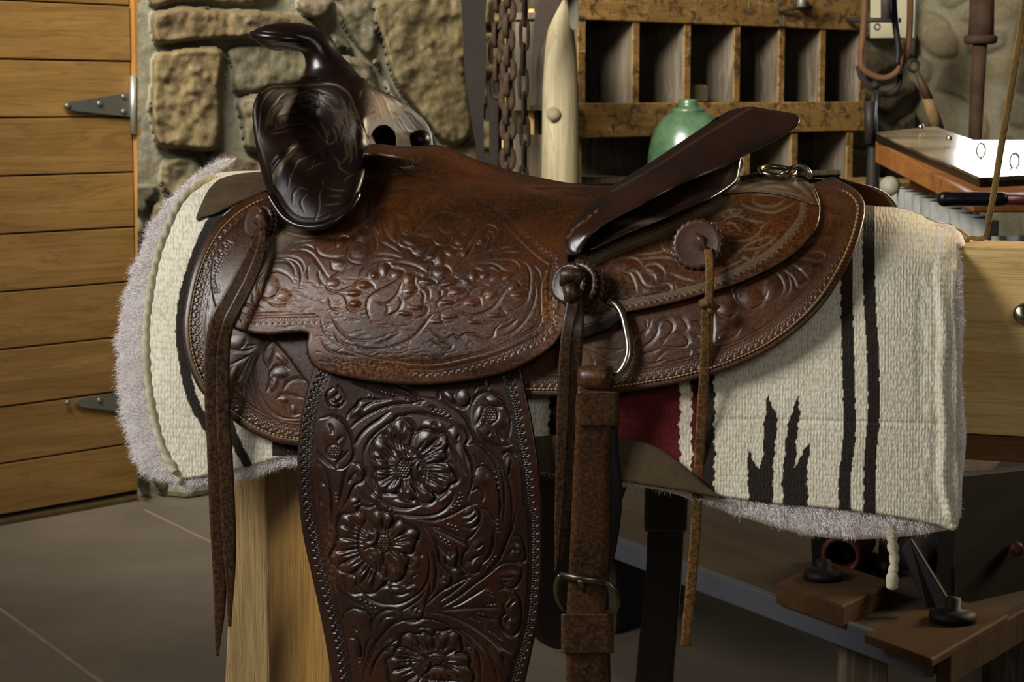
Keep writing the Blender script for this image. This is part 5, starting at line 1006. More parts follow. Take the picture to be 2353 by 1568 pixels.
# ================================================================== the room
KW = 1.05; WD = np.array([1, KW, 0])/math.hypot(1, KW); WN = np.array([KW, -1, 0])/math.hypot(1, KW)   # along the back wall, and out of it into the room
W0 = np.array([-1.394, 5.42, 0.0])
def wallp(px, py, off=0.0):     # pixel on the plane standing off metres in front of the back wall
    d = rays(px, py); t = ((W0+WN*off-CAM) @ WN)/(d @ WN); return CAM+d*(t[..., None] if np.ndim(t) else t)
FLOORM = MT('floor_slab'); v = FLOORM.coord('Object'); n1 = FLOORM.noise(v, 3, 6); n2 = FLOORM.noise(v, 26, 6, .7)
c_ = FLOORM.mix(FLOORM.ramp(n1, [(.3, 0.0), (.7, 1.0)]), sr(108, 98, 84), sr(90, 81, 69)); c_ = FLOORM.mix(FLOORM.math('MULTIPLY', FLOORM.ramp(n2, [(.4, 0.0), (.75, 1.0)]), .35), c_, sr(98, 88, 75))
FLOORM = FLOORM.done(c_, .55, FLOORM.bump(n2, .15, .002), spec=.35)
JOINT = plain('floor_joint', sr(140, 120, 98), .8)
mb = MB(); mb.box((-5, 0.5, -.06), (10, 0, 0), (0, 11, 0), (0, 0, .06)); fl = props(mb.build('floor', FLOORM), kind='structure')
def joint(p, q, name='trim_1'):
    p, q = np.array(p), np.array(q); t = (q-p)/np.linalg.norm(q-p); n = np.array([-t[1], t[0], 0])
    mb = MB(); mb.box(p-n*.004+np.array([0, 0, -.004]), q-p, n*.008, (0, 0, .0055)); return mb.build('floor_joint', JOINT, fl)
a = at(0, 1400, 4.53); a = CAM+rays(0, 1400)*(1.15/-rays(0, 1400)[2]); b = CAM+rays(232, 1568)*(1.15/-rays(232, 1568)[2])
t_ = (b-a)/np.linalg.norm(b-a); joint(a-t_*2.2, b+t_*2.0)
a2 = CAM+rays(330, 1172)*(1.15/-rays(330, 1172)[2]); joint(a2, a2+t_*.55)

# ---- stone walls
STC_K = .72
STONE = MT('wall_stone'); ac, ch = STONE.attr(); v = STONE.coord('Object'); n1 = STONE.noise(v, 9, 6, .7, .6); n2 = STONE.noise(v, 45, 5, .7); n3 = STONE.noise(v, 5, 4, .6, 1.2)
c_ = STONE.mix(STONE.math('MULTIPLY', STONE.ramp(n1, [(.42, 0.0), (.66, 1.0)]), .42), ac, sr(116, 94, 62))
c_ = STONE.mix(STONE.math('MULTIPLY', STONE.ramp(n2, [(.5, 0.0), (.75, 1.0)]), .4), c_, sr(146, 140, 118))
c_ = STONE.mix(STONE.math('MULTIPLY', STONE.ramp(n3, [(.5, 0.0), (.8, 1.0)]), .4), c_, sr(84, 80, 64))
STONE = STONE.done(c_, .9, STONE.bump(STONE.math('ADD', n1, n2), .6, .006), spec=.15)
STL = [ [(348,34),(380,22),(420,14),(480,20),(560,22),(640,28),(720,46),(738,84),(690,92),(600,90),(500,93),(420,98),(358,98)],
 [(352,126),(400,112),(460,108),(514,118),(508,200),(512,290),(494,348),(430,346),(372,340),(350,300),(347,200)],
 [(525,112),(600,100),(690,104),(722,140),(694,190),(640,202),(548,216),(532,165)], [(548,228),(640,206),(700,204),(720,300),(640,350),(566,344),(556,280)],
 [(866,0),(1072,0),(1074,150),(1086,300),(1030,335),(965,265),(905,185),(878,90)], [(775,0),(852,0),(868,90),(846,128),(806,84)], [(688,0),(764,0),(750,42),(700,40)], [(376,366),(452,362),(470,420),(440,470),(380,440)],
 [(478,352),(560,356),(610,376),(600,420),(500,410)], [(776,126),(838,140),(868,190),(880,240),(820,230),(790,180)], [(340,-60),(520,-50),(640,-20),(560,12),(420,4),(350,14)], [(350,470),(420,490),(410,640),(352,640)], [(352,660),(430,670),(420,800),(352,790)],
 [(1000,345),(1090,335),(1110,420),(1010,430)], [(860,300),(960,290),(990,350),(880,380)], [(352,830),(600,820),(610,980),(360,990)], [(352,1010),(520,1010),(520,1130),(380,1150)] ]
STC = [sr(118,98,68), sr(128,108,72), sr(112,104,80), sr(104,96,74), sr(116,100,66), sr(110,102,82), sr(120,104,84), sr(120,108,80), sr(118,110,90), sr(124,112,88), sr(112,98,72)]
def stonewall(name, plane, x0, x1, y0, y1, step, traced, cell, seed, relief=.05, asp=1.5):
    gx = np.arange(x0, x1+step, step); gy = np.arange(y0, y1+step, step); X, Y = np.meshgrid(gx, gy); px = X.ravel().astype(float); py = Y.ravel().astype(float)
    r = np.random.default_rng(seed)
    cx = np.arange(x0-cell, x1+2*cell, cell*asp*.8); cy = np.arange(y0-cell, y1+2*cell, cell*.8)
    sd = np.array([(a+r.uniform(-.33, .33)*cell*asp+(k % 2)*cell*.5, b+r.uniform(-.3, .3)*cell) for k, b in enumerate(cy) for a in cx])
    wx = px+9*np.sin(py/31.)+5*np.sin(px/13.+py/19.); wy = py+8*np.sin(px/37.+1)+4*np.sin(py/11.)
    f1 = np.full(px.shape, 1e9); f2 = f1.copy(); idx = np.zeros(px.shape, int)
    for k, (a, b) in enumerate(sd):
        d = np.hypot((wx-a)/asp, wy-b); n = d < f1; f2 = np.where(n, f1, np.minimum(f2, d)); idx = np.where(n, k, idx); f1 = np.where(n, d, f1)
    e = (f2-f1)/cell; hgt = np.clip((e-.10)/.22, 0, 1); hgt = hgt*hgt*(3-2*hgt); lev = r.uniform(.5, 1.1, len(sd))[idx]; h = hgt*lev
    pal = np.array(STC); colr = pal[r.integers(0, len(pal), len(sd))][idx]*r.uniform(.75, 1.15, len(sd))[idx][:, None]
    if traced:
        reg = np.zeros(px.shape, bool); h2 = np.zeros(px.shape); c2 = np.zeros((len(px), 3))
        for k, q in enumerate(traced):
            P = catmull(q, 4, True); ins = inside(wx*.3+px*.7, wy*.3+py*.7, P); d, _, _ = nearest(px[ins], py[ins], P)
            hh = np.clip(d/13, 0, 1); hh = np.sqrt(1-(1-hh)**2); h2[ins] = hh*(.8+.35*math.sin(k*2.3)); c2[ins] = STC[k % len(STC)]
            dd, _, _ = nearest(px, py, P); reg |= (dd < 14) | ins
        reg |= (px < 760) & (py < 430)
        h = np.where(reg, h2, h); colr = np.where((h2 > 0)[:, None], c2, colr)
    mort = np.array(sr(150, 144, 120)) if traced else np.array(sr(140, 130, 104))
    if not traced: colr = colr*.55+mort*.45
    m = np.clip(h*3, 0, 1)[:, None]; col = mort*(1-m)+colr*m
    und = np.zeros(px.shape)
    for sc_, am in ((70, .30), (34, .22), (16, .14), (9, .08)):
        gn = r.normal(0, 1, (int((y1-y0)/sc_)+4, int((x1-x0)/sc_)+4)); fx = (px-x0)/sc_; fy = (py-y0)/sc_; ii = fx.astype(int); jj = fy.astype(int); fx = fx-ii; fy = fy-jj; fx = fx*fx*(3-2*fx); fy = fy*fy*(3-2*fy)
        und += am*(gn[jj, ii]*(1-fx)*(1-fy)+gn[jj, ii+1]*fx*(1-fy)+gn[jj+1, ii]*(1-fx)*fy+gn[jj+1, ii+1]*fx*fy)
    col = col*np.array([.66, .70, .74])
    off = relief*(h+.24*und*np.clip(h*2, .3, 1))
    V = plane(px, py, off)
    nx = len(gx); j, i = np.mgrid[0:len(gy)-1, 0:nx-1]; q = np.stack([j*nx+i, (j+1)*nx+i, (j+1)*nx+i+1, j*nx+i+1], -1).reshape(-1, 4)
    return props(link(name, mesh_np(name, V, q, True, None, col), STONE), kind='structure')
def pl_back(px, py, off):
    d = rays(px, py); t = ((W0-CAM) @ WN+off)/(d @ WN); return CAM+d*t[:, None]
# corner of the two walls
XC = 2085
PC = wallp(XC, 700); WD2 = np.array([KW, -1, 0])/math.hypot(1, KW); WN2 = -np.array([1, KW, 0])/math.hypot(1, KW)
def pl_right(px, py, off):
    d = rays(px, py); t = ((PC-CAM) @ WN2+off)/(d @ WN2); return CAM+d*t[:, None]
stonewall('wall_back', pl_back, 316, XC+14, -240, 1180, 4.5, STL, 120, 5, .085)
stonewall('wall_right', pl_right, XC-6, 2620, -240, 1100, 6, None, 110, 9, .03, 1.3)
mb = MB(); ft = [CAM+rays(x, y)*(1.15/-rays(x, y)[2]) for x, y in ((352, 1150), (372, 1168), (500, 1168), (520, 1150))]
mb = MB(); mb.slab([wallp(350, 1000, .0)*np.array([1, 1, 0]), wallp(350, 1000, .0)*np.array([1, 1, 0])+WN*.11+WD*.04, wallp(560, 1000, .0)*np.array([1, 1, 0])+WN*.12, wallp(600, 1000, .0)*np.array([1, 1, 0])], (0, 0, .09))
o = mb.build('trim_2', plain('footing_stone', sr(140, 136, 112), .9, 0, .3, 12, 1, .02, .1), None, .02); props(o, kind='structure')

# ---- plank door with strap hinges
DOORW = wood('door_planks', sr(138, 104, 54), sr(114, 84, 40), sr(78, 54, 28), 'x', math.atan(1.12), .5, gr=1.0, spec=.4)
kD = 1.12; D0 = np.array([-1.394, 5.42, 0.0]); DDr = np.array([1, kD, 0])/math.hypot(1, kD); DN = np.array([kD, -1, 0])/math.hypot(1, kD)
def doorp(px, py, off=0):
    d = rays(px, py); t = ((D0+DN*off-CAM) @ DN)/(d @ DN); return CAM+d*t
door = thing('door_1', None, None, tuple(doorp(150, 1200)*np.array([1, 1, 0])), kind='structure')
pr_ = doorp(313, 700); ur = float((pr_-D0) @ DDr)
z = 1.112; zs = [z+.158*k for k in range(-7, 5)]; zs = [q for q in zs if q > .03]; zs = [.02]+zs
rr_ = np.random.default_rng(3); mb = MB()
for a, b in zip(zs[:-1], zs[1:]):
    mb.box(D0-DDr*1.2+np.array([0, 0, a+.0022])+DN*rr_.uniform(-.002, .002), DDr*(1.2+ur), -DN*.04, (0, 0, b-a-.0044))
mb.build('planks', DOORW, door, .0025)
mb = MB(); mb.box(D0-DDr*1.2+np.array([0, 0, .012])-DN*.022, DDr*(1.19+ur), -DN*.012, (0, 0, 1.9)); mb.build('door_backing', plain('gap_shadow', sr(30, 20, 12), .9), door)
HM = plain('hinge_steel', sr(122, 122, 112), .45, .75, .25, 18, .1)
def hinge(y, x0=143, x1=312):
    tl_ = doorp(x1-4, y-29, .006); bl_ = doorp(x1-4, y+30, .006); tip = doorp(x0, y+4, .006); t2 = doorp(x0+14, y-6, .006); t3 = doorp(x0+14, y+14, .006)
    mb = MB(); mb.slab([tl_, t2, tip, t3, bl_], DN*.005); h = mb.build('hinge', HM, door, .001)
    mb = MB(); k0 = doorp(306, y-66, .012); k1 = doorp(306, y+68, .012); mb.tube([k0, k1], .009, 14); mb.build('hinge_pin', plain('hinge_pin_steel', sr(200, 200, 190), .35, .8), h)
    for bx, by in ((155, y+3), (228, y-2), (284, y-18), (284, y+16)):
        mb = MB(); mb.lathe(doorp(bx, by, .011), DN, [(.0085, 0), (.0085, .003), (.005, .006), (0, .006)], 12); mb.build('hinge_bolt', HM, h)
hinge(240); hinge(922, 170, 330)
TRIMW = wood('jamb_timber', sr(166, 122, 62), sr(138, 98, 46), sr(104, 70, 30), 'z', 0, .6)
mb = MB(); j0 = doorp(316, 700)*np.array([1, 1, 0]); mb.box(j0-DN*.05, DDr*.028, DN*.062, (0, 0, 2.1)); props(mb.build('trim_1', TRIMW, None, .002), kind='structure')
mb = MB(); q0 = doorp(-30, 1200)*np.array([1, 1, 0]); mb.box(q0+DN*.0, (doorp(330, 1150)*np.array([1, 1, 0])-q0), DN*.035, (0, 0, .012)); props(mb.build('trim_3', plain('door_sill', sr(88, 72, 40), .4, .3, .4, 20), None, .002), kind='structure')

# ---- pigeonhole cabinet
kS = .92; SD = np.array([1, kS, 0])/math.hypot(1, kS); SN = np.array([kS, -1, 0])/math.hypot(1, kS)
S0 = at(1330, 240, 6.5)*np.array([1, 1, 0])
def shp(px, py, off=0):
    d = rays(px, py); t = ((S0+SN*off-CAM) @ SN)/(d @ SN); return CAM+d*t
def su(px, off=0): return float((shp(px, 300, off)-S0) @ SD)
OLDW = wood('old_cabinet_timber', sr(150, 116, 62), sr(124, 92, 46), sr(74, 56, 32), 'x', math.atan(.92), .7, gr=1.0, blot=sr(48, 36, 22))
GREYW = wood('grey_inner_boards', sr(96, 84, 66), sr(62, 52, 40), sr(132, 124, 108), 'z', 0, .75, gr=.6)
def spot(m, sc, col, lo=.62, hi=.70, ve=(1, 1, 1)): pass
cab = thing('pigeonhole_cabinet', 'old wooden pigeonhole cabinet with six open compartments across, against the stone wall', 'cabinet', tuple(S0))
u0, u1 = su(1318), su(1984); dep = .30
z1t, z1b = float(shp(1330, -60)[2]), float(shp(1330, 45)[2]); z2t, z2b = float(shp(1330, 237)[2]), float(shp(1330, 318)[2])
UPZ = np.array([0, 0, 1.0])
mb = MB(); mb.box(S0+SD*(u0+.005)+UPZ*z1b+SN*.012, SD*(u1-u0), -SN*.03, UPZ*(z1t-z1b)); mb.build('front_rail', OLDW, cab, .004)
mb = MB(); a = S0+SD*(u0-.012)+SN*.012; b = S0+SD*(u1+.004)+SN*.012
mb.hexa([a+UPZ*z2b, b+UPZ*(z2b+.012), b+UPZ*(z2t+.006), a+UPZ*z2t, a+UPZ*z2b-SN*.03, b+UPZ*(z2b+.012)-SN*.03, b+UPZ*(z2t+.006)-SN*.03, a+UPZ*z2t-SN*.03]); mb.build('front_rail', OLDW, cab, .004)
for zz in (z1b+.02, z2t-.012, .9):
    mb = MB(); mb.box(S0+SD*u0+UPZ*(zz-.012)-SN*.02, SD*(u1-u0-.01), -SN*(dep-.03), UPZ*.016); mb.build('shelf_board', GREYW, cab, .001)
mb = MB(); mb.box(S0+SD*u0+UPZ*.0-SN*dep, SD*(u1-u0), -SN*.014, UPZ*1.75); mb.build('back_board', GREYW, cab)
for px in (1331, 1456, 1574, 1688, 1790, 1884, 1976):
    u = su(px-5); th = .028 if px not in (1331, 1976) else .03
    mb = MB(); mb.box(S0+SD*u+UPZ*(z2t-.01), SD*th, -SN*(dep-.002), UPZ*(z1b-z2t+.04)); mb.build('divider', GREYW, cab, .001)
    mb = MB(); mb.box(S0+SD*(u-.001)+UPZ*(z2t), SD*(th+.002), SN*.006, UPZ*(z1b-z2t+.0)); mb.build('divider_edge', OLDW, cab, .001)
for px in (1322, 1712, 1822, 1950):
    u = su(px-5); mb = MB(); mb.box(S0+SD*u+UPZ*.0, SD*.032, -SN*(dep-.002), UPZ*(z2b+.01)); mb.build('divider', GREYW, cab, .001)
    mb = MB(); mb.box(S0+SD*(u-.001)+UPZ*.0, SD*.034, SN*.006, UPZ*(z2b+.005)); mb.build('divider_edge', OLDW, cab, .001)
mb = MB(); mb.box(S0+SD*(u0)+UPZ*.846, SD*(u1-u0), SN*.40, UPZ*.03); mb.build('worktop', OLDW, cab, .003)
mb = MB(); mb.box(S0+SD*(u0)+UPZ*.0+SN*.37, SD*(u1-u0), SN*.02, UPZ*.845); mb.build('front_panel', GREYW, cab, .003)
tag_ = plain('tin_clip', sr(110, 108, 96), .5, .5)
mb = MB(); mb.slab([shp(1312, 238, .02), shp(1324, 238, .02), shp(1326, 322, .02), shp(1310, 322, .02)], SN*.006); mb.build('metal_bracket', tag_, cab)
# nail heads and pins on the top rail
for x in (1790, 1945):
    p = shp(x, 46 if x > 1900 else 24, .02); q = shp(x+76 if x < 1900 else 2070, 16 if x < 1900 else 47, .20 if x > 1900 else .05)
    mb = MB(); mb.tube([p, q], .009 if x > 1900 else .006, 10); o = mb.build('iron_bar', plain('forged_iron', sr(58, 52, 44), .6, .5, .4, 30), cab)
    if x < 1900:
        mb = MB(); mb.lathe(shp(1842, 8, .03), UPZ, [(.014, -.02), (.018, -.01), (.018, .02), (.01, .03)], 12); mb.build('bar_socket', tag_, cab)
# block in the third pigeonhole
bx = thing('wooden_block', 'small grey wooden block standing in the third pigeonhole of the cabinet', 'block', tuple(shp(1605, 232, -.04)))
zb_ = z2t+.004; a = S0+SD*su(1584, -.04)-SN*.03+UPZ*(zb_+.0005); mb = MB(); mb.box(a, SD*.085, -SN*.12, UPZ*.055); mb.build('block', wood('block_wood', sr(120, 104, 78), sr(96, 82, 60), sr(70, 58, 42)), bx, .004)
mb = MB(); mb.box(a+SD*.006-SN*.006+UPZ*.055, SD*.073, -SN*.108, UPZ*.004); mb.build('block_lid', OLDW, bx, .001)
# green jug on the cabinet's worktop
GJ = MT('green_glaze'); v = GJ.coord('Object'); n1 = GJ.noise(v, 16, 6, .65, .5); n2 = GJ.noise(v, 60, 5, .7)
c_ = GJ.mix(GJ.ramp(n1, [(.35, 0.0), (.65, 1.0)]), sr(52, 78, 54), sr(76, 100, 74)); c_ = GJ.mix(GJ.ramp(n2, [(.58, 0.0), (.68, .8)]), c_, sr(96, 84, 50))
GJ = GJ.done(c_, .28, GJ.bump(n2, .2, .002), spec=.5)
jc = shp(1581, 330, .2)*np.array([1, 1, 0]); Yj = jc[1]; zj = lambda y: 1.15+(238.5-y)/F*Yj
jr = 93/F*Yj; jz = .8765
jug = thing('green_jug', 'pale green glazed jug with a narrow stepped neck on the cabinet worktop behind the seat', 'jug', (jc[0], jc[1], jz))
mb = MB(); mb.lathe(jc, UPZ, [(jr*.80, jz), (jr*.88, jz+.006), (jr*.96, jz+.06), (jr, zj(380)), (jr*.97, zj(345)), (jr*.91, zj(318)), (jr*.80, zj(292)), (jr*.64, zj(270)), (jr*.46, zj(257))], 40); mb.build('body', GJ, jug)
mb = MB(); mb.lathe(jc, UPZ, [(jr*.42, zj(260)), (jr*.42, zj(251)), (jr*.36, zj(248)), (jr*.25, zj(246)), (jr*.23, zj(240)), (jr*.24, zj(232)), (jr*.21, zj(228)), (jr*.14, zj(228)), (jr*.12, zj(236))], 32); mb.build('neck', GJ, jug)

# ---- weathered post, strap, blade and chains left of the cabinet
POSTW = wood('weathered_post', sr(158, 148, 118), sr(124, 114, 88), sr(92, 78, 54), 'z', 0, .75, gr=.8)
pst = thing('wooden_post', 'pale weathered round-topped wooden post left of the pigeonhole cabinet', 'post', tuple(at(1278, 300, 6.25)*np.array([1, 1, 0])))
cc = at(1279, 300, 6.25); rp = 44/F*6.25; ztop = float(at(1290, -6, 6.25)[2]); mb = MB()
mb.lathe(cc*np.array([1, 1, 0])+np.array([.012, 0, 0]), UPZ, [(rp, 0), (rp*1.02, .3), (rp*.99, .9), (rp*.93, 1.2), (rp*.8, 1.32), (rp*.62, ztop-.06), (rp*.35, ztop-.015), (rp*.1, ztop)], 28); mb.build('shaft', POSTW, pst)
mb = MB(); mb.lathe(at(1272, 262, 6.25-rp*1.0), (0, -1, 0), [(.022, 0), (.022, .004), (0, .005)], 20); mb.build('knot', plain('knot_wood', sr(120, 108, 84), .8), pst)
DKL = plain('dark_hide', sr(44, 38, 34), .7, 0, .3, 8, .2, .001, .1); 
def sheetY(name, pts, Y, thick, mat, parent, bev=.002):
    mb = MB(); P = catmull(pts, 4, True); mb.slab([at(x, y, Y) for x, y in P], (0, thick, 0)); return mb.build(name, mat, parent, bev)
o = sheetY('leather_strap', [(1262, -60), (1325, -60), (1290, 5), (1262, 60), (1240, 120), (1228, 180), (1226, 60)], 6.05, .012, plain('old_strap', sr(44, 34, 24), .7), None); props(o, 'wide dark leather strap hanging against the pale round-topped post', 'strap')
o = sheetY('leather_strap', [(1300, -60), (1335, -60), (1330, 10), (1328, 64), (1312, 64), (1306, 20)], 6.1, .012, plain('grey_strap', sr(84, 80, 68), .7), None); props(o, 'narrow grey leather strap hanging over the corner of the pigeonhole cabinet', 'strap')
SAWM = plain('blade_steel', sr(40, 36, 33), .8, 0, .25, 5, .1, .001, .06)
sb = thing('curved_blade', 'long dark curved metal blade hanging against the stone wall beside the chains', 'blade', tuple(at(1090, 200, 6.3)))
o = sheetY('blade', [(1062, -60), (1118, -60), (1116, 40), (1118, 140), (1112, 240), (1112, 330), (1114, 380), (1106, 388), (1096, 350), (1082, 270), (1068, 170), (1064, 80)], 6.3, .006, SAWM, sb, 0)
mb = MB(); mb.tube([at(1108, 370, 6.29), at(1110, 398, 6.29)], .012, 10); mb.build('blade_tang', SAWM, sb)
RUST = plain('rusty_iron', sr(66, 52, 38), .85, .1, .5, 60, .5, .002, .15, sr(42, 32, 24))
def chain(px, y0, y1, Y, ln, wd, r, label):
    ch_ = MB(); y = y0; k = 0; c = 0
    while y < y1:
        ce = at(px+2*math.sin(k*1.3), y+ln/2, Y); hl = ln*.62/F*Y; w = wd/2/F*Y; a = (UPZ); b = np.array([1, 0, 0]) if k % 2 == 0 else np.array([.35, 1, 0])/1.06
        P = []
        for th in np.linspace(0, 2*math.pi, 17):
            ct, st_ = math.cos(th), math.sin(th); P.append(ce+a*hl*np.sign(ct)*abs(ct)**.55+b*w*st_)
        ch_.tube(P, r, 8, caps=False); y += ln; k += 1
    o = ch_.build('hanging_chain', RUST); props(o, label, 'chain', None); return o
chain(1140, -60, 200, 6.35, 40, 22, .008, 'short rusty chain hanging between the dark curved blade and the longer chains')
chain(1166, -60, 430, 6.28, 34, 24, .011, 'thick rusty chain hanging in the middle of the chains by the stone wall')
chain(1204, -60, 430, 6.42, 56, 18, .006, 'long thin-linked chain hanging just left of the pale wooden post')
DW = wood('dark_plank', sr(70, 62, 50), sr(50, 43, 34), sr(34, 28, 22), 'z', 0, .8)
for (xa, xb, ya, yb, Y, lb, ml) in ((1120, 1152, 186, 420, 6.5, 'dark narrow plank standing behind the short rusty chain', OLDW), ):
    pass
bd = thing('wall_board', 'dark weathered board standing behind the hanging chains', 'board', tuple(at(1180, 420, 6.75)*np.array([1, 1, 0])))
a = at(1116, 420, 6.75)*np.array([1, 1, 0]); b = at(1232, 420, 6.85)*np.array([1, 1, 0]); mb = MB(); mb.box(a, b-a, (0, .03, 0), (0, 0, 1.6)); mb.build('plank', DW, bd, .004)
for (xa, xb, ya) in ((1124, 1146, 184), (1153, 1163, -60), (1214, 1228, 20)):
    a = at(xa, 400, 6.7)*np.array([1, 1, 0]); b = at(xb, 400, 6.7)*np.array([1, 1, 0]); mb = MB(); mb.box(a, b-a, (0, .03, 0), (0, 0, float(at(xa, ya, 6.7)[2]))); mb.build('batten', DKL if xa == 1124 else RAILW, bd, .004)

# ---- things on the right wall
HAM = plain('hame_leather', sr(92, 62, 40), .8, 0, .3, 20, .2)
hc = thing('horse_collar', 'tan and black leather horse collar hanging beside the pigeonhole cabinet', 'horse collar', tuple(at(2040, 180, 6.6)))
def pathY(L, Y, n=5): return [at(x, y, Y) for x, y in catmull(L, n)]
mb = MB(); mb.tube(pathY([(1990, -60), (1988, 0), (1984, 70), (1978, 130), (1984, 158), (2006, 174), (2032, 180), (2056, 170), (2074, 146), (2086, 110), (2091, 50), (2092, -60)], 6.55), .0135, 12, flat=.8); mb.build('collar_roll', HAM, hc)
mb = MB(); mb.tube(pathY([(1972, 150), (1980, 178), (2000, 200), (2024, 215), (2050, 214), (2066, 196), (2070, 170)], 6.58), .010, 10); mb.build('collar_rim', DKL, hc)
mb = MB(); mb.tube(pathY([(2052, -60), (2054, 10), (2058, 60), (2064, 110), (2062, 150)], 6.5), .011, 10); mb.build('collar_strap', plain('black_strap', sr(24, 20, 18), .5), hc)
mb = MB(); mb.lathe(at(2011, 196, 6.52), (0, -1, 0), [(.012, 0), (.016, .004), (.006, .012), (0, .013)], 14); mb.build('buckle', DKL, hc)
mb = MB(); mb.tube([at(2036, -60, 6.45), at(2036, 44, 6.45)], .017, 12); mb.tube([at(2016, 62, 6.44)+np.array([.009*math.cos(t), 0, .009*math.sin(t)]) for t in np.linspace(0, 6.28, 13)], .003, 6, caps=False)
mb.build('hame_hook', plain('hook_iron', sr(80, 72, 70), .5, .5), hc)
pn = thing('paper_notice', 'pale printed paper notice pinned to the wall behind the horse collar', 'notice', tuple(at(2055, 80, 7.9)))
mb = MB(); mb.slab([at(2001, -60, 7.9), at(2106, -60, 7.9), at(2104, 86, 7.9), at(2000, 87, 7.9)], (0, .01, 0)); mb.build('sheet', plain('notice_paper', sr(166, 158, 128), .8, 0, .15, 4), pn)
mb = MB(); mb.slab([at(2106, -60, 7.89), at(2112, -60, 7.89), at(2104, 92, 7.89), at(2101, 88, 7.89)], (0, .02, 0)); mb.build('frame_edge', plain('notice_edge', sr(60, 62, 58), .5), pn)
st_ = thing('iron_stand', 'dark slender iron stand behind the cantle, between cabinet and desk', 'stand', tuple(at(2006, 400, 6.4)*np.array([1, 1, 0])))
IRON = plain('black_iron', sr(46, 42, 38), .55, .4, .4, 12, .2)
mb = MB(); mb.tube([at(2008, 212, 6.4), at(2006, 300, 6.4), at(2005, 420, 6.4), at(2005, 420, 6.4)*np.array([1, 1, 0])], [.010, .014, .022, .024], 12); mb.build('shaft', IRON, st_)
mb = MB(); mb.tube([at(1999, 232, 6.38), at(1998, 330, 6.38)], [.020, .016], 10); mb.build('clamp', IRON, st_)
mb = MB(); mb.lathe(at(2005, 420, 6.4)*np.array([1, 1, 0]), UPZ, [(.14, 0), (.14, .01), (.03, .03), (.02, .05)], 20); mb.build('base', IRON, st_)
tlx = thing('hand_tool', 'long wooden-handled hand tool with an iron eye leaning on the stone wall above the desk', 'tool', tuple(at(2150, 290, 7.6)))
mb = MB(); c = at(2099, 151, 7.6); mb.tube([c+np.array([.018*math.cos(t), 0, .022*math.sin(t)]) for t in np.linspace(0, 6.28, 19)], .007, 8, caps=False); mb.build('eye', IRON, tlx)
mb = MB(); mb.tube([at(2106, 164, 7.6), at(2120, 196, 7.6), at(2134, 228, 7.6)], [.009, .016, .018], 10); mb.build('socket', plain('dark_wood_socket', sr(66, 46, 30), .6), tlx)
mb = MB(); mb.tube([at(2130, 224, 7.6), at(2142, 258, 7.62), at(2154, 298, 7.65)], [.019, .024, .028], 12); mb.build('handle', wood('handle_wood', sr(136, 112, 74), sr(112, 90, 56), sr(90, 66, 40)), tlx)
pp = thing('rusty_pipe', 'thick rusty brown iron pipe with a flange standing against the right stone wall', 'pipe', tuple(at(2246, 300, 7.9)*np.array([1, 1, 0])))
RP = plain('pipe_rust', sr(72, 54, 40), .85, 0, .4, 14, .4, .003, .15, sr(50, 37, 28))
mb = MB(); mb.tube([at(2240, 330, 7.9)*np.array([1, 1, 0]), at(2240, 330, 7.9), at(2246, 200, 7.9), at(2252, 100, 7.9)], [.024, .026, .028, .028], 18); mb.build('pipe_lower', RP, pp)
mb = MB(); c = at(2253, 92, 7.9); mb.lathe(c, UPZ, [(.052, -.016), (.064, -.010), (.066, .012), (.058, .018), (.05, .02)], 20); mb.build('flange', RP, pp)
mb = MB(); mb.tube([at(2254, 88, 7.9), at(2256, 30, 7.9), at(2258, -80, 7.9)], [.050, .048, .048], 20); mb.build('pipe_upper', RP, pp)

# ---- sloping desk with metal box lid, handled tool and corrugated skirt
DESKW = wood('desk_timber', sr(150, 96, 44), sr(122, 74, 32), sr(84, 48, 20), 'x', -math.atan(3.0), .45, spec=.45)
YB, YF = 6.3, 4.2
dl0 = at(2012, 322, YB); dl1 = at(2236, 452, YF); dr1 = at(2420, 452, YF+.05); dr0 = at(2560, 322, YB)
desk = thing('work_desk', 'brown wooden work desk with a sloping top and corrugated metal skirt, right of the cabinet', 'desk', tuple(np.array([dl1[0], dl1[1], 0])))
mb = MB(); mb.hexa([dl0, dl1, dr1, dr0]+[p-UPZ*k_ for p, k_ in ((dl0, .07), (dl1, .034), (dr1, .034), (dr0, .07))]); mb.build('desk_top', DESKW, desk, .004)
CORR = plain('galvanised_sheet', sr(170, 172, 170), .45, .25, .2, 7, .1, .001, .5, sr(116, 116, 110))
def corr(name, a, b, z0, z1, pitch, amp):
    a = np.array([a[0], a[1], 0]); b = np.array([b[0], b[1], 0]); L = np.linalg.norm(b-a); t = (b-a)/L; n = np.array([t[1], -t[0], 0]); K = int(L/pitch*10)
    V = []; 
    for k in range(K+1):
        s = L*k/K; p = a+t*s+n*amp*math.sin(2*math.pi*s/pitch); V += [p+UPZ*z0, p+UPZ*z1, p-n*.003+UPZ*z0, p-n*.003+UPZ*z1]
    q = []
    for k in range(K): i = 4*k; q += [(i, i+4, i+5, i+1), (i+2, i+3, i+7, i+6)]
    return link(name, mesh_np(name, np.array(V), q, True), CORR, desk)
ins_ = np.array([.05, .03, 0])
corr('corrugated_panel', dl0+ins_, dl1+ins_, .0, .90, .19, .02); corr('corrugated_panel', dl1+ins_, dr1+ins_*0+np.array([0, .03, 0]), .0, .87, .05, .008)
mb = MB(); mb.box(np.array([dl0[0]+.08, dl0[1]-.2, 0]), (.05, 0, 0), (0, .05, 0), (0, 0, .93)); mb.build('leg', DESKW, desk)
mb = MB(); mb.box(np.array([dl1[0]+.08, dl1[1]+.06, 0]), (.05, 0, 0), (0, .05, 0), (0, 0, .86)); mb.build('leg', DESKW, desk)
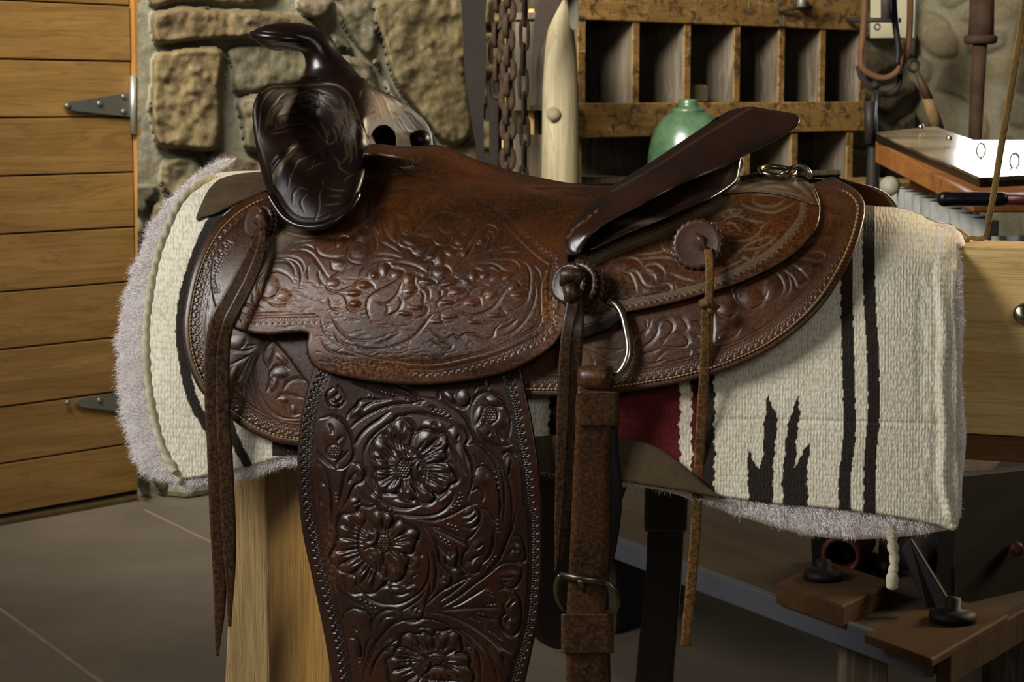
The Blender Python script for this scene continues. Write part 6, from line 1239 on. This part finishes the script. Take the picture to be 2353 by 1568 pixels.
mb = MB(); mb.lathe(at(2044, 428, 5.9), (-.4, -1, 0), [(.028, -.02), (.030, 0), (.026, .014), (.01, .02), (0, .02)], 20); mb.build('round_fitting', plain('grey_fitting', sr(128, 122, 108), .6), desk)
LIDM = MT('mottled_lid_metal'); v = LIDM.coord('Object'); n1 = LIDM.noise(v, 5, 5, .6, .4); LIDM = LIDM.done(LIDM.mix(LIDM.ramp(n1, [(.35, 0.0), (.7, 1.0)]), sr(190, 164, 122), sr(80, 68, 54)), .22, None, .45, .6)
lid = thing('metal_box_lid', 'shiny mottled metal box lid with black edges lying on the sloping desk', 'box lid', tuple(at(2140, 400, 5.2)))
n_ = np.cross(dl1-dl0, dr0-dl0); n_ /= np.linalg.norm(n_); n_ = n_ if n_[2] > 0 else -n_
Pd = lambda x, y, h=0: (lambda d: CAM+d*(((dl0+n_*h-CAM) @ n_)/(d @ n_)))(rays(x, y))
L0, L1, L2, L3 = at(2014, 304, 6.2), at(2252, 408, 4.45), at(2420, 394, 4.5), at(2137, 289, 6.3)
L3 = L0+(L2-L1)*1.0
L3 = at(2150, 290, 6.5); L2 = at(2440, 398, 4.6)
mb = MB(); mb.hexa([L0, L1, L2, L3]+[p-UPZ*.012 for p in (L0, L1, L2, L3)]); mb.build('lid_plate', LIDM, lid, .002)
BLK = plain('black_edge', sr(22, 18, 16), .35)
mb = MB(); mb.hexa([L0-UPZ*.002, L1-UPZ*.002, L1-UPZ*.024, L0-UPZ*.03, *(p+np.array([.02, .01, 0]) for p in (L0-UPZ*.002, L1-UPZ*.002, L1-UPZ*.024, L0-UPZ*.03))]); mb.build('lid_edge', BLK, lid)
mb = MB(); mb.hexa([L1-UPZ*.0, L2-UPZ*.0, L2-UPZ*.018, L1-UPZ*.024, *(p+np.array([0, .02, 0]) for p in (L1, L2, L2-UPZ*.018, L1-UPZ*.024))]); mb.build('lid_edge', BLK, lid)
for x, y, Y in ((2254, 350, 5.05), (2331, 374, 4.75)):
    c = at(x, y, Y)+UPZ*.004; mb = MB(); mb.tube([c+np.array([.011*math.cos(t), 0, .018*math.sin(t)]) for t in np.linspace(0, 6.28, 19)], .003, 8, caps=False); mb.build('lid_ring', HM, lid)
for x, y, Y in ((2116, 296, 6.2), (2181, 323, 5.6)):
    mb = MB(); c = at(x, y, Y); mb.lathe(c, UPZ, [(.008, 0), (.010, .006), (.006, .014), (0, .016)], 12); mb.build('lid_knob', STEEL, lid)
ht = thing('handled_tool', 'tool with a thick black handle and dark red shaft lying along the desk front', 'tool', tuple(at(2230, 460, 4.12)))
mb = MB(); mb.tube([at(x, 458, 4.1) for x in (2154, 2160, 2168, 2200, 2240, 2280, 2304, 2311)], [.006, .0125, .0155, .0145, .0150, .0145, .0145, .012], 20); mb.build('handle', plain('black_rubber', sr(16, 14, 18), .25), ht)
mb = MB(); mb.tube([at(2306, 459, 4.1), at(2480, 462, 4.12)], .0105, 16); mb.build('shaft', plain('red_shaft', sr(64, 22, 18), .35), ht)

# ---- rawhide lace rising from the rail
rl = MB(); LL = [(2221, 553, 4), (2230, 547, 5), (2248, 549, 5.5), (2262, 546, 6), (2268, 532, 6), (2274, 495, 7), (2286, 430, 7.5), (2300, 340, 8), (2316, 250, 8.5), (2332, 150, 9), (2346, 70, 9), (2362, -30, 9)]
ribbon(rl, [(x, y, hw, float(tv(x, y, -.04))) for x, y, hw in LL], .006); o = rl.build('rawhide_lace', leather('lace_rawhide', sr(92, 58, 36), sr(150, 122, 66), sr(170, 146, 84), .8, .3, .6, 0)); props(o, 'stiff tan rawhide lace rising from the rack rail past the blanket end', 'lace')

# ================================================================== low bench with the old grinder
BENW = wood('bench_boards', sr(74, 62, 46), sr(58, 48, 36), sr(40, 32, 24), 'x', 2.1, .7)
GP = plain('grey_blue_paint', sr(76, 78, 84), .6, 0, .2, 14, .2)
zb0 = .35
def onz(px, py, z_):
    d = rays(px, py); return CAM+d*((z_-CAM[2])/d[2])
A_ = onz(2150, 1505, zb0); B_ = onz(1420, 1238, zb0); dB = (B_-A_)/np.linalg.norm(B_-A_); Cc = onz(2360, 1385, zb0); dC = (Cc-A_)/np.linalg.norm(Cc-A_)
bench = thing('low_bench', 'low wooden bench with a grey-blue painted edge behind the rack, holding the old grinder', 'bench', (A_[0], A_[1], 0))
P = [A_, A_+dB*1.75, A_+dB*1.75+dC*1.0, A_+dC*1.0]
mb = MB(); mb.slab([p-UPZ*.03 for p in P], UPZ*.03); mb.build('bench_top', BENW, bench, .002)
n1_ = np.array([dB[1], -dB[0], 0]); n1_ = n1_ if n1_ @ (A_-CAM) < 0 else -n1_
mb = MB(); mb.box(A_-UPZ*.034+n1_*.001, dB*1.75, n1_*.018, UPZ*.040); mb.build('painted_edge', GP, bench, .003)
n2_ = np.array([dC[1], -dC[0], 0]); n2_ = n2_ if n2_ @ (A_-CAM) < 0 else -n2_
mb = MB(); mb.box(A_-UPZ*.045+n2_*.001, dC*1.0, n2_*.022, UPZ*.052); mb.build('dark_edge', wood('dark_bench_edge', sr(70, 50, 32), sr(50, 36, 24), sr(34, 24, 16)), bench, .003)
for s, u in ((.24, .1), (1.6, .1), (.3, .85), (1.6, .85)):
    c = A_+dB*s+dC*u; mb = MB(); mb.box(np.array([c[0]-.03, c[1]-.03, 0]), (.07, 0, 0), (0, .07, 0), (0, 0, zb0-.031)); mb.build('leg', GREYW, bench, .003)
gr = thing('bench_grinder', 'old dark red and grey bench grinder standing on wooden blocks on the low bench', 'grinder', tuple(onz(1980, 1400, zb0)))
ORW = wood('orange_block', sr(80, 56, 28), sr(64, 43, 21), sr(44, 28, 14), 'x', .4, .65)
def blockz(px0, px1, py, z0, h, depth, name, mat, par=gr, dr=None):
    a = onz(px0, py, z0); b = onz(px1, py+(px1-px0)*.37, z0); e = dC*depth; mb = MB(); mb.box(a, b-a, e, UPZ*h); return mb.build(name, mat, par, .003)
blockz(1782, 1935, 1388, zb0, .035, .19, 'base_block', ORW); blockz(1985, 2140, 1480, zb0, .014, .30, 'base_block', ORW)
DGR = plain('grinder_grey', sr(22, 19, 15), .6, .2, .3, 8, .2); RED_ = plain('grinder_red', sr(66, 26, 15), .55, .1, .4, 14, .2); BK = plain('grinder_black', sr(14, 12, 10), .6)
gY = 3.28; mo = at(1932, 1278, gY)
mb = MB(); axm = np.array([-.35, -1, .02]); axm /= np.linalg.norm(axm)
R_ = 50/F*gY
mb.lathe(mo, axm, [(R_*.9, -.17), (R_, -.15), (R_*1.02, -.02), (R_*.95, 0), (R_*.72, .003), (R_*.66, -.012), (R_*.6, -.05), (0, -.05)], 36); mb.build('motor_housing', RED_, gr)
mb = MB(); mb.lathe(mo+axm*(-.045), axm, [(R_*.58, 0), (R_*.5, .008), (R_*.2, .012), (0, .012)], 24); mb.build('motor_cap', BK, gr)
mb = MB(); mb.slab([at(1862, 1236, gY+.03), at(1900, 1232, gY+.03), at(1905, 1330, gY+.03), at(1866, 1336, gY+.03)], (.02, .02, 0)); mb.build('side_bracket', DGR, gr, .003)
mb = MB(); b0 = onz(1860, 1345, zb0+.035)+dC*.05; mb.lathe(b0, UPZ, [(.032, 0), (.032, .012), (.024, .016), (.013, .017), (.013, .03), (.007, .032), (0, .034)], 20); mb.build('foot_bolt', DGR, gr)
b1 = onz(2165, 1440, zb0+.014)+dC*.04; mb = MB(); mb.lathe(b1, UPZ, [(.036, 0), (.036, .012), (.026, .018), (.012, .019), (.012, .036), (0, .038)], 20); mb.build('foot_bolt', DGR, gr)
# spoked wheel and guard
wc = at(2120, 1275, 3.35); mb = MB(); axw = np.array([-.3, -1, 0]); Rw = 92/F*3.35
mb.lathe(wc, axw, [(Rw*.95, -.05), (Rw, -.04), (Rw, 0), (Rw*.9, .004), (Rw*.84, -.006), (Rw*.3, -.006), (Rw*.25, .02), (0, .02)], 36); mb.build('grinding_wheel', plain('dark_wheel', sr(30, 22, 18), .7), gr)
mb = MB(); mb.lathe(wc+axw*-.008, axw, [(Rw*1.14, -.05), (Rw*1.16, -.02), (Rw*1.12, .0), (Rw*1.02, .001)], 36); mb.build('wheel_rim', RED_, gr)
mb = MB(); mb.slab([at(2068, 1262, 3.1), at(2092, 1236, 3.1), at(2180, 1380, 3.05), at(2162, 1424, 3.05), at(2130, 1408, 3.05)], (.004, .010, 0)); mb.build('guard_strut', BK, gr, .003)
mb = MB(); G0 = [at(2188, 1090, 3.15), at(2460, 1062, 3.3), at(2460, 1400, 3.3), at(2200, 1446, 3.12), at(2186, 1380, 3.12), at(2194, 1300, 3.12), at(2192, 1200, 3.14)]
mb.slab(G0, (.03, .30, 0)); mb.build('guard_box', plain('guard_paint', sr(20, 17, 12), .7), gr, .006)
mb = MB(); mb.lathe(at(2334, 1260, 3.2), (-.1, -1, 0), [(.012, 0), (.012, .012), (.006, .014), (0, .014)], 8); mb.build('guard_bolt', RED_, gr)
mb = MB(); mb.tube([at(1890, 1330, 3.4), at(1960, 1305, 3.35), at(2010, 1290, 3.35), at(2040, 1310, 3.3)], [.012, .016, .016, .012], 12); mb.build('arm', DGR, gr)
mb = MB(); mb.slab([at(2000, 1300, 3.5), at(2110, 1300, 3.5), at(2150, 1440, 3.4), at(2020, 1400, 3.45)], (.0, .1, .0)); mb.build('bed_plate', BK, gr, .004)
# stone block on the floor
sbk = thing('stone_block', 'rough dark grey block on the floor behind the hanging billet strap', 'stone block', tuple(onz(1415, 1462, 0)))
a = onz(1415, 1462, 0); b = onz(1575, 1388, 0); c = onz(1300, 1425, 0); hh = .165
mb = MB(); mb.slab([a, b, b+(c-a), c], UPZ*hh); mb.build('block', plain('rough_stone', sr(74, 72, 66), .95, 0, .35, 30, 1, .01, .1), sbk, .01)

# added area light on the box lid's mirror ray, giving it a bright reflection
lc = at(2345, 385, 4.7); ln_ = np.cross(L1-L0, L3-L0); ln_ /= np.linalg.norm(ln_); rd = lc-CAM; rd /= np.linalg.norm(rd); rf = rd-2*(rd @ ln_)*ln_
wl = area('lid_reflection_light', tuple(lc+rf*3.0), tuple(lc), .42, .36, 2.4, (.95, .98, 1.0)); wl.data.spread = math.radians(70)
